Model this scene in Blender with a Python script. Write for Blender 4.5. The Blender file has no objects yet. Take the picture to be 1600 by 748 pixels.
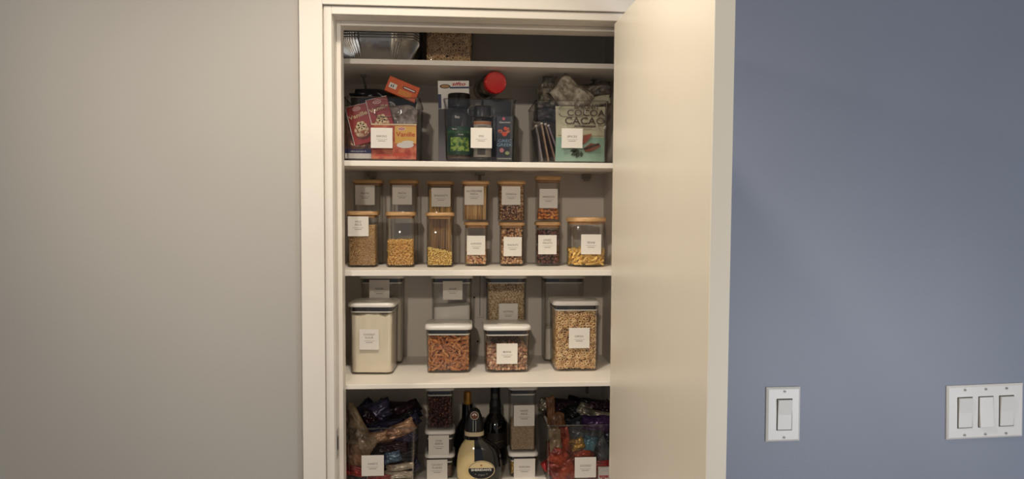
import bpy, bmesh, math, random
import numpy as np
from mathutils import Matrix, Vector
PI = math.pi
sc = bpy.context.scene
col = sc.collection
rng = np.random.default_rng(7)

# ------------------------------------------------------------------ camera
CAM = np.array([0.0, -1.5, 1.62]); FPX = 1168.57; CY = 392.0
YAW, PITCH, ROLL = 0.0750202, -0.0516022, 0.00518959
cy_, sy_, cp_, sp_ = math.cos(YAW), math.sin(YAW), math.cos(PITCH), math.sin(PITCH)
_f = np.array([sy_*cp_, cy_*cp_, sp_]); _r = np.array([cy_, -sy_, 0.0]); _u = np.cross(_r, _f)
_r, _u = math.cos(ROLL)*_r + math.sin(ROLL)*_u, -math.sin(ROLL)*_r + math.cos(ROLL)*_u
cam_d = bpy.data.cameras.new('camera'); cam = bpy.data.objects.new('camera', cam_d); col.objects.link(cam)
M = Matrix.Identity(4)
for i in range(3):
    M[i][0], M[i][1], M[i][2], M[i][3] = _r[i], _u[i], -_f[i], CAM[i]
cam.matrix_world = M
cam_d.sensor_width = 36; cam_d.lens = FPX*36/1600; cam_d.shift_y = 18/1600; cam_d.clip_start = 0.01
sc.camera = cam

# ------------------------------------------------------------------ world, lights, exposure
wd = bpy.data.worlds.new('world'); sc.world = wd; wd.use_nodes = True
wd.node_tree.nodes['Background'].inputs[0].default_value = (0.88, 0.92, 1.0, 1)
wd.node_tree.nodes['Background'].inputs[1].default_value = 0.24
def lamp(kind, loc, energy, color, size=0.06, target=None, spot=None, blend=0.6):
    d = bpy.data.lights.new('room_light', kind); d.energy = energy; d.color = color
    if kind == 'AREA': d.shape = 'DISK'; d.size = size
    else: d.shadow_soft_size = size
    if spot: d.spot_size = math.radians(spot); d.spot_blend = blend
    o = bpy.data.objects.new('room_light', d); col.objects.link(o); o.location = loc
    t = Vector(target) if target else Vector((loc[0], loc[1], 0))
    o.rotation_euler = (t - Vector(loc)).to_track_quat('-Z', 'Y').to_euler()
    return o
WARM = (1.0, 0.89, 0.75)
lamp('SPOT', (-0.10, -0.56, 2.55), 39, WARM, 0.05, None, 125, 0.75)        # pot light over the cupboard
lamp('SPOT', (-0.40, -3.20, 2.50), 76, WARM, 0.05, (0.0, 0.1, 1.4), 58, 1.0)   # pot light further back in the room
lamp('SPOT', (-1.60, -0.80, 2.50), 52, WARM, 0.10, (0.3, 0.0, 1.4), 58, 1.0)   # pot light to the left
lamp('AREA', (2.0, -2.4, 0.8), 28, (0.86, 0.92, 1.0), 1.2, (1.1, 0, 0.8))   # daylight from a window to the right
sc.view_settings.view_transform = 'Standard'; sc.view_settings.look = 'None'
sc.view_settings.exposure = 0.06; sc.view_settings.gamma = 1.0; sc.view_settings.use_curve_mapping = False
try: sc.cycles.transparent_max_bounces = 40
except Exception: pass

def W(px, py, Y):
    """point seen at photo pixel (px,py) at distance Y in front of the camera plane"""
    q = _f + _r*(px-800)/FPX + _u*(CY-py)/FPX
    return CAM + q*(Y/q[1])

# ------------------------------------------------------------------ materials
MATS = {}
def srgb(c):
    return tuple(((v/255)/12.92 if v/255 <= 0.04045 else ((v/255+0.055)/1.055)**2.4) for v in c)
def mat(name, c=(200,200,200), rough=0.5, metal=0.0, noise=0.0, nscale=60, bump=0.0, bscale=200, spec=0.5, coat=0.0, c2=None, stretch=None):
    if name in MATS: return MATS[name]
    m = bpy.data.materials.new(name); m.use_nodes = True; nt = m.node_tree; b = nt.nodes['Principled BSDF']
    col4 = (*srgb(c), 1)
    b.inputs['Base Color'].default_value = col4; b.inputs['Roughness'].default_value = rough
    b.inputs['Metallic'].default_value = metal; b.inputs['Specular IOR Level'].default_value = spec
    b.inputs['Coat Weight'].default_value = coat
    tc = nt.nodes.new('ShaderNodeTexCoord'); src = tc.outputs['Object']
    if stretch:
        mp = nt.nodes.new('ShaderNodeMapping'); mp.inputs['Scale'].default_value = stretch
        nt.links.new(src, mp.inputs[0]); src = mp.outputs[0]
    if noise or c2:
        n = nt.nodes.new('ShaderNodeTexNoise'); n.inputs['Scale'].default_value = nscale; n.inputs['Detail'].default_value = 4
        nt.links.new(src, n.inputs['Vector'])
        r = nt.nodes.new('ShaderNodeValToRGB'); nt.links.new(n.outputs[0], r.inputs[0])
        if c2:
            r.color_ramp.elements[0].color = (*srgb(c2), 1); r.color_ramp.elements[1].color = col4
            r.color_ramp.elements[0].position = 0.42; r.color_ramp.elements[1].position = 0.58
        else:
            r.color_ramp.elements[0].color = tuple(max(0, v*(1-noise)) for v in col4[:3]) + (1,)
            r.color_ramp.elements[1].color = tuple(min(1, v*(1+noise)) for v in col4[:3]) + (1,)
            r.color_ramp.elements[0].position = 0.3; r.color_ramp.elements[1].position = 0.7
        nt.links.new(r.outputs[0], b.inputs['Base Color'])
    if bump:
        n2 = nt.nodes.new('ShaderNodeTexNoise'); n2.inputs['Scale'].default_value = bscale; n2.inputs['Detail'].default_value = 5
        nt.links.new(src, n2.inputs['Vector'])
        bp = nt.nodes.new('ShaderNodeBump'); bp.inputs['Strength'].default_value = bump; bp.inputs['Distance'].default_value = 0.002
        nt.links.new(n2.outputs[0], bp.inputs['Height']); nt.links.new(bp.outputs[0], b.inputs['Normal'])
    MATS[name] = m; return m
def clear(name, tint=(0.96,0.97,0.96), edge=0.8, refl=0.06, rough=0.03):
    """thin clear glass or plastic: see-through, more mirror-like and denser at grazing angles"""
    if name in MATS: return MATS[name]
    m = bpy.data.materials.new(name); m.use_nodes = True; nt = m.node_tree
    for n in list(nt.nodes): nt.nodes.remove(n)
    out = nt.nodes.new('ShaderNodeOutputMaterial'); mix = nt.nodes.new('ShaderNodeMixShader')
    tr = nt.nodes.new('ShaderNodeBsdfTransparent'); gl = nt.nodes.new('ShaderNodeBsdfGlossy'); gl.inputs['Roughness'].default_value = rough
    lw = nt.nodes.new('ShaderNodeLayerWeight'); lw.inputs['Blend'].default_value = 0.25
    rp = nt.nodes.new('ShaderNodeValToRGB'); nt.links.new(lw.outputs['Facing'], rp.inputs[0])
    rp.color_ramp.elements[0].color = (*tint, 1); rp.color_ramp.elements[0].position = 0.35
    rp.color_ramp.elements[1].color = (*(t*edge for t in tint), 1)
    nt.links.new(rp.outputs[0], tr.inputs[0])
    mr = nt.nodes.new('ShaderNodeMapRange'); mr.inputs['To Min'].default_value = refl*0.5; mr.inputs['To Max'].default_value = 0.38
    fr = nt.nodes.new('ShaderNodeFresnel'); fr.inputs[0].default_value = 1.35
    nt.links.new(fr.outputs[0], mr.inputs['Value'])
    nt.links.new(mr.outputs[0], mix.inputs[0]); nt.links.new(tr.outputs[0], mix.inputs[1]); nt.links.new(gl.outputs[0], mix.inputs[2])
    nt.links.new(mix.outputs[0], out.inputs[0]); MATS[name] = m; return m
def pieces_mat(name, stops, rough=0.6):
    """colour of each small piece picked from a ramp by its own random value"""
    if name in MATS: return MATS[name]
    m = bpy.data.materials.new(name); m.use_nodes = True; nt = m.node_tree; b = nt.nodes['Principled BSDF']
    a = nt.nodes.new('ShaderNodeAttribute'); a.attribute_name = 'rnd'
    r = nt.nodes.new('ShaderNodeValToRGB'); nt.links.new(a.outputs['Fac'], r.inputs[0])
    while len(r.color_ramp.elements) < len(stops): r.color_ramp.elements.new(0.5)
    for i, (e, s) in enumerate(zip(r.color_ramp.elements, stops)):
        e.position = i/(len(stops)-1); e.color = (*srgb(s), 1)
    nt.links.new(r.outputs[0], b.inputs['Base Color']); b.inputs['Roughness'].default_value = rough
    MATS[name] = m; return m

# ------------------------------------------------------------------ mesh tools
class MB:
    def __init__(s): s.v = []; s.f = []; s.m = []
    def add(s, vs, fs, mi=0):
        k = len(s.v); s.v += [tuple(map(float, p)) for p in vs]; s.f += [tuple(k+i for i in f) for f in fs]; s.m += [mi]*len(fs); return s
    def box(s, x0, x1, y0, y1, z0, z1, mi=0):
        return s.add([(x0,y0,z0),(x1,y0,z0),(x1,y1,z0),(x0,y1,z0),(x0,y0,z1),(x1,y0,z1),(x1,y1,z1),(x0,y1,z1)],
                     [(0,3,2,1),(4,5,6,7),(0,1,5,4),(1,2,6,5),(2,3,7,6),(3,0,4,7)], mi)
    def loft(s, rings, seg=6, cap0=True, cap1=True, mi=0, flip=False, cx=0, cy=0):
        """rings: (z, half_x, half_y, corner_r) rounded rectangles"""
        n = 4*(seg+1); vs = []
        for (z, hx, hy, r) in rings:
            r = max(1e-5, min(r, hx, hy))
            for q, (sx, sy) in enumerate(((1,1),(-1,1),(-1,-1),(1,-1))):
                for k in range(seg+1):
                    a = PI/2*(q + k/seg)
                    vs.append((cx+sx*(hx-r)+r*math.cos(a), cy+sy*(hy-r)+r*math.sin(a), z))
        fs = []
        for i in range(len(rings)-1):
            for j in range(n):
                a, b = i*n+j, i*n+(j+1) % n; q = (a, b, b+n, a+n); fs.append(q[::-1] if flip else q)
        if cap0: q = tuple(range(n))[::-1]; fs.append(q[::-1] if flip else q)
        if cap1: q = tuple((len(rings)-1)*n+j for j in range(n)); fs.append(q[::-1] if flip else q)
        return s.add(vs, fs, mi)
    def tube(s, pts, r, seg=8, mi=0, closed=False):
        P = [np.array(p, float) for p in pts]; n = len(P); vs = []
        for i in range(n):
            a = P[(i-1) % n] if (closed or i > 0) else P[i]; b = P[(i+1) % n] if (closed or i < n-1) else P[i]
            t = b-a; t /= np.linalg.norm(t)+1e-12
            h = np.array((0,0,1.0)) if abs(t[2]) < 0.9 else np.array((0,1.0,0))
            u = np.cross(t, h); u /= np.linalg.norm(u); w = np.cross(t, u)
            rr = r[i] if isinstance(r, (list, tuple)) else r
            for k in range(seg):
                a_ = 2*PI*k/seg; vs.append(P[i]+rr*(math.cos(a_)*u+math.sin(a_)*w))
        fs = []
        for i in range(n if closed else n-1):
            for k in range(seg):
                a, b = i*seg+k, i*seg+(k+1) % seg; c, d = ((i+1) % n)*seg+(k+1) % seg, ((i+1) % n)*seg+k
                fs.append((a, b, c, d))
        if not closed:
            fs.append(tuple(range(seg))[::-1]); fs.append(tuple((n-1)*seg+k for k in range(seg)))
        return s.add(vs, fs, mi)
    def disc(s, cx, cz, rx, rz, y, t=0.0003, seg=28, mi=0, a0=0, a1=2*PI):
        """thin flat ellipse (or segment) in the x-z plane facing -y"""
        pts = [(cx+rx*math.cos(a0+(a1-a0)*k/seg), cz+rz*math.sin(a0+(a1-a0)*k/seg)) for k in range(seg + (0 if a1-a0 > 6.28 else 1))]
        return s.poly(pts, y, t, mi)
    def poly(s, pts, y, t=0.0003, mi=0):
        n = len(pts); vs = [(x, y-t, z) for x, z in pts]+[(x, y, z) for x, z in pts]
        fs = [tuple(range(n)), tuple(range(2*n-1, n-1, -1))]+[((i+1) % n, i, n+i, n+(i+1) % n) for i in range(n)]
        return s.add(vs, fs, mi)
    def build(s, name, mats, parent=None, smooth=40, bevel=0, loc=None, rot=None):
        me = bpy.data.meshes.new(name); me.from_pydata(s.v, [], s.f)
        mats = mats if isinstance(mats, (list, tuple)) else [mats]
        for m in mats: me.materials.append(m)
        me.polygons.foreach_set('material_index', s.m)
        bm = bmesh.new(); bm.from_mesh(me); bmesh.ops.recalc_face_normals(bm, faces=bm.faces)
        if bevel: bmesh.ops.bevel(bm, geom=bm.edges[:], offset=bevel, segments=2, affect='EDGES', profile=0.5)
        bm.to_mesh(me); bm.free()
        if smooth: me.shade_smooth(); me.set_sharp_from_angle(angle=math.radians(smooth))
        o = bpy.data.objects.new(name, me); col.objects.link(o)
        if parent: o.parent = parent
        if loc is not None: o.location = loc
        if rot is not None: o.rotation_euler = rot
        return o
LABELS = set()
def tag(o, label=None, cat=None, group=None, kind=None):
    if label: o['label'] = label; LABELS.add(label)
    if cat: o['category'] = cat
    if group: o['group'] = group
    if kind: o['kind'] = kind
    return o
def thing(name, label, cat, loc=(0,0,0), rotz=0, group=None, rot=None):
    o = bpy.data.objects.new(name, None); col.objects.link(o); o.location = loc
    o.rotation_euler = rot if rot else (0,0,rotz); o.empty_display_size = 0.02
    return tag(o, label, cat, group)
def text(s, h, mtl, parent, x=0, z=0, y=0, name='lettering', width=None, bold=0, shear=0, rot=0, ext=0.00012, align='CENTER'):
    c = bpy.data.curves.new(name, 'FONT'); c.body = s; c.size = h*1.38; c.align_x = align; c.align_y = 'CENTER'
    c.extrude = ext; c.offset = bold; c.shear = shear; c.resolution_u = 3; c.space_line = 0.95
    t = bpy.data.objects.new('tmp', c); col.objects.link(t)
    bpy.context.view_layer.update()
    me = bpy.data.meshes.new_from_object(t.evaluated_get(bpy.context.evaluated_depsgraph_get()))
    bpy.data.objects.remove(t)
    if len(me.vertices):
        xs = [v.co.x for v in me.vertices]; wd_ = max(xs)-min(xs)
        k = (width/wd_) if width else 1
        for v in me.vertices: v.co.x *= k
    me.materials.clear(); me.materials.append(mtl)
    o = bpy.data.objects.new(name, me); col.objects.link(o); o.parent = parent
    o.matrix_local = Matrix.Translation((x, y, z)) @ Matrix.Rotation(rot, 4, 'Y') @ Matrix.Rotation(PI/2, 4, 'X')
    return o

# ------------------------------------------------------------------ many small pieces in one mesh
def tmpl_ring(R=1, r=0.42, n=9, m=5):
    v = [((R+r*math.cos(2*PI*j/m))*math.cos(2*PI*i/n), (R+r*math.cos(2*PI*j/m))*math.sin(2*PI*i/n), r*math.sin(2*PI*j/m)) for i in range(n) for j in range(m)]
    f = []
    for i in range(n):
        for j in range(m):
            a, b, c, d = i*m+j, ((i+1) % n)*m+j, ((i+1) % n)*m+(j+1) % m, i*m+(j+1) % m
            f += [(a,b,c),(a,c,d)]
    return np.array(v), np.array(f)
def tmpl_blob(sx=1, sy=1, sz=1, jag=0.0, sub=1, seed=0):
    bm = bmesh.new(); bmesh.ops.create_icosphere(bm, subdivisions=sub, radius=1)
    r = np.random.default_rng(seed)
    v = np.array([p.co[:] for p in bm.verts]); f = np.array([[q.index for q in p.verts] for p in bm.faces]); bm.free()
    v = v*(1+jag*r.uniform(-1, 1, (len(v), 1)))
    return v*np.array([sx, sy, sz]), f
def tmpl_sweep(P, rad, seg=5, twist=None):
    m = MB(); m.tube(P, rad, seg); v = np.array(m.v); f = []
    for q in m.f: f += [(q[0], q[i], q[i+1]) for i in range(1, len(q)-1)]
    return v, np.array(f)
def tmpl_fusilli(turns=2.2, L=4.4, R=0.72, n=16, m=9):
    v = []; f = []
    for i in range(n+1):
        z = -L/2+L*i/n; tw = 2*PI*turns*i/n
        for k in range(m):
            a = 2*PI*k/m; r = R*(0.60+0.42*math.cos(3*(a)-tw*1.5)); v.append((r*math.cos(a+tw*0.2), r*math.sin(a+tw*0.2), z))
    for i in range(n):
        for k in range(m):
            a, b, c, d = i*m+k, i*m+(k+1) % m, (i+1)*m+(k+1) % m, (i+1)*m+k; f += [(a,b,c),(a,c,d)]
    f += [(0,k+1,k) for k in range(1,m-1)]+[(n*m,n*m+k,n*m+k+1) for k in range(1,m-1)]
    return np.array(v), np.array(f)
def tmpl_tube(L=3, R=0.6, t=0.2, n=8):
    v = []
    for (r, z) in ((R,-L/2),(R,L/2),(R-t,L/2),(R-t,-L/2)):
        for k in range(n): v.append((r*math.cos(2*PI*k/n), r*math.sin(2*PI*k/n), z+r*0.7*math.cos(2*PI*k/n)))
    f = []
    for i in range(4):
        for k in range(n):
            a, b, c, d = i*n+k, i*n+(k+1) % n, ((i+1) % 4)*n+(k+1) % n, ((i+1) % 4)*n+k; f += [(a,b,c),(a,c,d)]
    return np.array(v), np.array(f)
RING = tmpl_ring()
def tmpl_grain(w=0.42, l=1.2):
    v = np.array([(w,0,0),(0,w,0),(-w,0,0),(0,-w,0),(0,0,l),(0,0,-l)]); f = np.array([(0,1,4),(1,2,4),(2,3,4),(3,0,4),(1,0,5),(2,1,5),(3,2,5),(0,3,5)])
    return v, f
GRAIN = tmpl_grain(); FLAKE = tmpl_blob(1, 0.85, 0.35, 0.15, 1, 3); BEAN = tmpl_blob(1.25, 0.75, 0.68, 0.04, 2, 1)
NUTS = [tmpl_blob(1, 0.8, 0.65, 0.28, 1, s) for s in range(5)]
ALMOND = tmpl_blob(1.35, 0.78, 0.45, 0.03, 2, 2)
ELBOW = tmpl_sweep([(math.cos(a), math.sin(a), 0) for a in np.linspace(0, 2.6, 6)], 0.42, 6)
FUSILLI = tmpl_fusilli(); FUSILLI = (FUSILLI[0][:, [2, 0, 1]], FUSILLI[1]); PENNE = tmpl_tube(4.4, 0.62, 0.18, 8); PENNE = (PENNE[0][:, [2, 0, 1]], PENNE[1]); STUB = tmpl_tube(1.3, 0.55, 0.22, 7)
def rot_random(n, r, flat=None):
    q = r.normal(size=(n, 4)); q /= np.linalg.norm(q, axis=1)[:, None]; w, x, y, z = q.T
    return np.stack([np.stack([1-2*(y*y+z*z), 2*(x*y-z*w), 2*(x*z+y*w)], 1), np.stack([2*(x*y+z*w), 1-2*(x*x+z*z), 2*(y*z-x*w)], 1),
                     np.stack([2*(x*z-y*w), 2*(y*z+x*w), 1-2*(x*x+y*y)], 1)], 1)
def tri_object(name, V, F, rnd, mats, fm=None, smooth=True):
    me = bpy.data.meshes.new(name); me.vertices.add(len(V)); me.vertices.foreach_set('co', np.asarray(V, np.float32).ravel())
    me.loops.add(len(F)*3); me.loops.foreach_set('vertex_index', np.asarray(F, np.int32).ravel())
    me.polygons.add(len(F)); me.polygons.foreach_set('loop_start', np.arange(0, len(F)*3, 3, dtype=np.int32))
    me.polygons.foreach_set('loop_total', np.full(len(F), 3, np.int32))
    for m in mats: me.materials.append(m)
    if fm is not None: me.polygons.foreach_set('material_index', np.asarray(fm, np.int32))
    a = me.attributes.new('rnd', 'FLOAT', 'POINT'); a.data.foreach_set('value', np.asarray(rnd, np.float32))
    me.update(calc_edges=True); me.validate()
    if smooth: me.shade_smooth()
    o = bpy.data.objects.new(name, me); col.objects.link(o); return o
def filling(name, label, cat, loc, rotz, hx, hy, h, tmpls, sp, scale, m, core, rnd_corner=0.01, wave=0.0, tilt=0.0, seed=0, squash=None, layers=2.0, group=None, upright=False, z0=0.003):
    """a heap of pieces filling a container's inside (half sizes hx, hy; height h)"""
    r = np.random.default_rng(seed+11)
    tm = tmpls if isinstance(tmpls, list) else [tmpls]
    ins = scale*0.75
    nx, ny, nz = int(2*hx/sp)+1, int(2*hy/sp)+1, int(h/sp)+2
    g = np.stack(np.meshgrid(np.arange(nx), np.arange(ny), np.arange(nz), indexing='ij'), -1).reshape(-1, 3).astype(float)
    g += r.uniform(-0.38, 0.38, g.shape); P = (g+0.5)*sp; P[:, 0] -= nx*sp/2; P[:, 1] -= ny*sp/2
    top = h + wave*np.sin(P[:, 0]*90+seed)*np.cos(P[:, 1]*70) + tilt*P[:, 0]/hx
    ax, ay = hx-ins, hy-ins; rc = max(rnd_corner-ins, 0.0005)
    dx, dy = np.abs(P[:, 0])-(ax-rc), np.abs(P[:, 1])-(ay-rc)
    d = -(np.minimum(np.maximum(dx, dy), 0)+np.hypot(np.maximum(dx, 0), np.maximum(dy, 0))-rc)
    dt = top-P[:, 2]
    keep = (d > -0.35*sp) & (dt > 0) & (P[:, 2] > 0) & ((d < layers*sp) | (dt < layers*sp))
    P = P[keep]; P[:, 2] = np.maximum(P[:, 2], ins*0.8)
    # pull stragglers inside
    dx, dy = np.abs(P[:, 0])-ax, np.abs(P[:, 1])-ay
    P[:, 0] -= np.sign(P[:, 0])*np.maximum(dx, 0); P[:, 1] -= np.sign(P[:, 1])*np.maximum(dy, 0)
    n = len(P); R = rot_random(n, r)
    if upright:   # lie roughly flat against the nearest wall
        q = r.normal(size=(n, 4)); T = np.zeros((n, 3, 3)); fx = (ax-np.abs(P[:, 0])) < (ay-np.abs(P[:, 1])); tp_ = (h-P[:, 2]) < sp*0.8
        al, th_, ph_ = r.uniform(0, 2*PI, n), r.uniform(-0.55, 0.55, n), r.uniform(-0.55, 0.55, n)
        for i in range(n):
            base_ = Matrix.Rotation(PI/2, 3, 'Y') if fx[i] else Matrix.Rotation(PI/2, 3, 'X')
            if tp_[i]: base_ = Matrix.Identity(3)
            T[i] = np.array(base_ @ Matrix.Rotation(th_[i], 3, 'X') @ Matrix.Rotation(ph_[i], 3, 'Y') @ Matrix.Rotation(al[i], 3, 'Z'))
        R = T
    sc_ = scale*r.uniform(0.85, 1.15, n)
    VV = []; FF = []; RR = []; off = 0; which = r.integers(0, len(tm), n); val = r.uniform(0, 1, n)
    lim = np.array([hx-0.0003, hy-0.0003])
    for k, (tv, tf) in enumerate(tm):
        idx = np.where(which == k)[0]
        if not len(idx): continue
        V = np.einsum('nij,vj->nvi', R[idx], tv)*sc_[idx][:, None, None]+P[idx][:, None, :]
        V = V.reshape(-1, 3)
        V[:, :2] = np.clip(V[:, :2], -lim, lim); V[:, 2] = np.maximum(V[:, 2], 0.0003)
        FF.append((np.arange(len(idx))[:, None, None]*len(tv)+tf[None]+off).reshape(-1, 3)); VV.append(V); off += len(V)
        RR.append(np.repeat(val[idx], len(tv)))
    nf = sum(len(f) for f in FF)
    cm = MB(); ci = min(ins*0.6+sp*1.25, hx*0.7); hh = h-sp*1.6-wave-abs(tilt)*0.6
    if hh > 0.004:
        cm.loft([(0.0004, hx-ci, hy-ci, max(rc, 0.002)), (hh, hx-ci, hy-ci, max(rc, 0.002))], 4)
        tv = np.array(cm.v); tf = []
        for q in cm.f: tf += [(q[0], q[i], q[i+1]) for i in range(1, len(q)-1)]
        VV.append(tv); FF.append(np.array(tf)+off); RR.append(np.full(len(tv), 0.5))
    V = np.concatenate(VV); F = np.concatenate(FF); fm = np.zeros(len(F)); fm[nf:] = 1
    o = tri_object(name, V, F, np.concatenate(RR), [m, core], fm)
    o.location = (loc[0], loc[1], loc[2]+z0); o.rotation_euler = (0, 0, rotz)
    return tag(o, label, cat, group, 'stuff')
def powder(name, label, cat, loc, rotz, hx, hy, h, m, rc=0.012, lump=0.004, seed=0, z0=0.003, tilt=0.0):
    mb = MB(); n = 26; seg = 5; r = np.random.default_rng(seed); ph = r.uniform(0, 6, 8)
    def top(x, y): return h+tilt*x/hx+lump*(math.sin(x*110+ph[0])*0.5+math.sin(x*230+y*90+ph[1])*0.3+math.sin(y*140+ph[2])*0.4+0.25*math.sin(x*520+ph[3]))
    # nested rounded-rect rings so the top follows the container outline
    def ring(k, z=None):
        out = []
        for q, (sx, sy) in enumerate(((1,1),(-1,1),(-1,-1),(1,-1))):
            for j in range(seg+1):
                a = PI/2*(q+j/seg); out.append((k*(sx*(hx-rc)+rc*math.cos(a)), k*(sy*(hy-rc)+rc*math.sin(a))))
        dense = []
        for i in range(len(out)):
            a, b = out[i], out[(i+1) % len(out)]; L = math.dist(a, b); c = 8 if (i % (seg+1)) == seg else 1
            for t in range(c): dense.append((a[0]+(b[0]-a[0])*t/c, a[1]+(b[1]-a[1])*t/c))
        return dense
    base = ring(1); nn = len(base); vs = [(x, y, 0) for x, y in base]; fs = []
    levels = [1, 0.96, 0.85, 0.7, 0.5, 0.3, 0.12]
    for k in levels: vs += [(x, y, top(x, y)-(0.0015 if k == 1 else 0)) for x, y in ring(k)]
    for i in range(len(levels)):
        for j in range(nn): fs.append((i*nn+j, i*nn+(j+1) % nn, (i+1)*nn+(j+1) % nn, (i+1)*nn+j))
    fs.append(tuple(range(nn))[::-1]); fs.append(tuple(len(levels)*nn+j for j in range(nn)))
    mb.add(vs, fs); o = mb.build(name, m, None, 60)
    o.location = (loc[0], loc[1], loc[2]+z0); o.rotation_euler = (0, 0, rotz)
    return tag(o, label, cat, None, 'stuff')

# ------------------------------------------------------------------ common materials
white_trim = mat('white_trim_paint', (222,214,202), 0.38, bump=0.05, bscale=60, noise=0.02, nscale=8)
door_paint = mat('door_paint', (232,222,203), 0.30, bump=0.04, bscale=40, noise=0.015, nscale=6)
shelf_paint = mat('shelf_paint', (240,233,222), 0.42, bump=0.04, bscale=90)
closet_paint = mat('closet_paint', (228,219,208), 0.6, bump=0.08, bscale=250)
wall_paint_warm = mat('wall_paint_warm_light', (169,164,156), 0.55, bump=0.12, bscale=350, noise=0.015, nscale=3)  # same blue-grey paint as on the right, warm lamp light put into its colour
wall_paint_cool = mat('wall_paint_cool_daylight', (129,135,150), 0.42, bump=0.10, bscale=350, noise=0.03, nscale=4)  # same paint as on the left, cool daylight put into its colour
plate_white = mat('switch_plate_plastic', (226,222,216), 0.3)
screw_metal = mat('painted_screw', (150,145,138), 0.4, metal=0.3)
gap_dark = mat('dark_gap', (52,48,44), 0.8)
steel = mat('steel', (170,165,158), 0.35, metal=0.9)
grey_metal = mat('grey_bracket_metal', (150,143,134), 0.4, metal=0.4)
glass = clear('jar_glass', (0.985,0.985,0.98), 0.72, 0.05)
plastic = clear('clear_container_plastic', (0.985,0.985,0.98), 0.75, 0.05)
smoky = clear('bin_plastic', (0.965,0.962,0.965), 0.65, 0.06, 0.06)
cello = clear('clear_bag_film', (0.80,0.79,0.77), 0.6, 0.22, 0.22)
bamboo = mat('bamboo', (206,164,114), 0.5, noise=0.22, nscale=30, stretch=(1,1,12))
lid_white = mat('white_lid_plastic', (236,232,224), 0.3)
gasket_dark = mat('dark_gasket', (44,42,50), 0.5)
card_paper = mat('card_paper', (226,220,211), 0.7)
ink = mat('card_ink', (92,88,86), 0.8); ink_light = mat('card_ink_pale', (150,146,142), 0.8)
black_plastic = mat('black_plastic', (20,19,20), 0.35)

def label_card(parent, x, z, y, w, h, lines, th=0.0046, tilt=0.0):
    """square paper card stuck on a front face; lettering is its own piece"""
    e = MB().box(-w/2, w/2, -0.0005, 0, -h/2, h/2).build('label_card', card_paper, parent, 0)
    e.location = (x, y, z); e.rotation_euler = (0, tilt, 0)
    n = len(lines)
    for i, s in enumerate(lines):
        if not s: continue
        zt = h*0.08+(n-1-i)*th*1.5
        text(s, th, ink, e, 0, zt, -0.0005, width=min(w*0.82, len(s)*th*0.78))
    b = MB().box(-w*0.26, w*0.26, -0.0007, -0.0005, -h*0.075, -h*0.06, 0)
    b.box(-w*0.17, w*0.17, -0.0007, -0.0005, -h*0.165, -h*0.135, 0)
    b.build('printed_rule', ink_light, e, 0)
    return e
def cardpx(px, Yf, root, depth_y, lines, tilt=0.0, th=0.0046):
    """card given by its extent in the photograph on a front face at distance Yf"""
    a = W(px[0], px[1], Yf); b = W(px[2], px[3], Yf)
    lx, lz = (a[0]+b[0])/2-root.location[0], (a[2]+b[2])/2-root.location[2]
    return label_card(root, lx, lz, depth_y, abs(b[0]-a[0]), abs(a[2]-b[2]), lines, th, tilt)

# ================================================================== THE SETTING
OPL, OPR, HEAD = -0.239, 0.343, 1.62+0.3800          # opening of the cupboard
BACK = 0.387
CL, CR = -0.30, 0.375                                # inside of the cupboard
def struct(name, mb, m, **k):
    o = mb.build(name, m, None, **k); o['kind'] = 'structure'; return o
struct('wall_left', MB().box(-2.6, OPL-0.012, 0, 0.115, 0, 2.62), wall_paint_warm, smooth=0)
struct('wall_right', MB().box(OPR+0.012, 3.2, 0, 0.115, 0, 2.62), wall_paint_cool, smooth=0)
struct('wall_top', MB().box(OPL-0.012, OPR+0.012, 0, 0.115, HEAD+0.012, 2.62), wall_paint_warm, smooth=0)
struct('floor', MB().box(-2.6, 3.2, -4.2, 0.6, -0.05, 0), mat('oak_floor', (92,70,52), 0.4, noise=0.25, nscale=6, stretch=(1,9,1)), smooth=0)
struct('ceiling', MB().box(-2.6, 3.2, -4.2, 0.6, 2.62, 2.67), mat('ceiling_paint', (235,232,225), 0.8), smooth=0)
struct('wall_closet_back', MB().box(CL-0.02, CR+0.02, BACK, BACK+0.02, 0, 2.62), closet_paint, smooth=0)
struct('wall_closet_left', MB().box(CL-0.02, CL, 0.115, BACK, 0, 2.62), closet_paint, smooth=0)
struct('wall_closet_right', MB().box(CR, CR+0.02, 0.115, BACK, 0, 2.62), closet_paint, smooth=0)
# jambs with door stops
j = MB().box(OPL-0.012, OPL, -0.001, 0.118, 0, HEAD+0.012); j.box(OPL, OPL+0.0095, 0.034, 0.072, 0, HEAD)
struct('trim_1', j, white_trim, smooth=0, bevel=0.0008)
j = MB().box(OPR, OPR+0.012, -0.001, 0.118, 0, HEAD+0.012); j.box(OPR-0.0095, OPR, 0.034, 0.072, 0, HEAD)
struct('trim_2', j, white_trim, smooth=0, bevel=0.0008)
j = MB().box(OPL, OPR, -0.001, 0.118, HEAD, HEAD+0.012); j.box(OPL+0.0095, OPR-0.0095, 0.034, 0.072, HEAD-0.0095, HEAD)
struct('trim_3', j, white_trim, smooth=0, bevel=0.0008)
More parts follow.
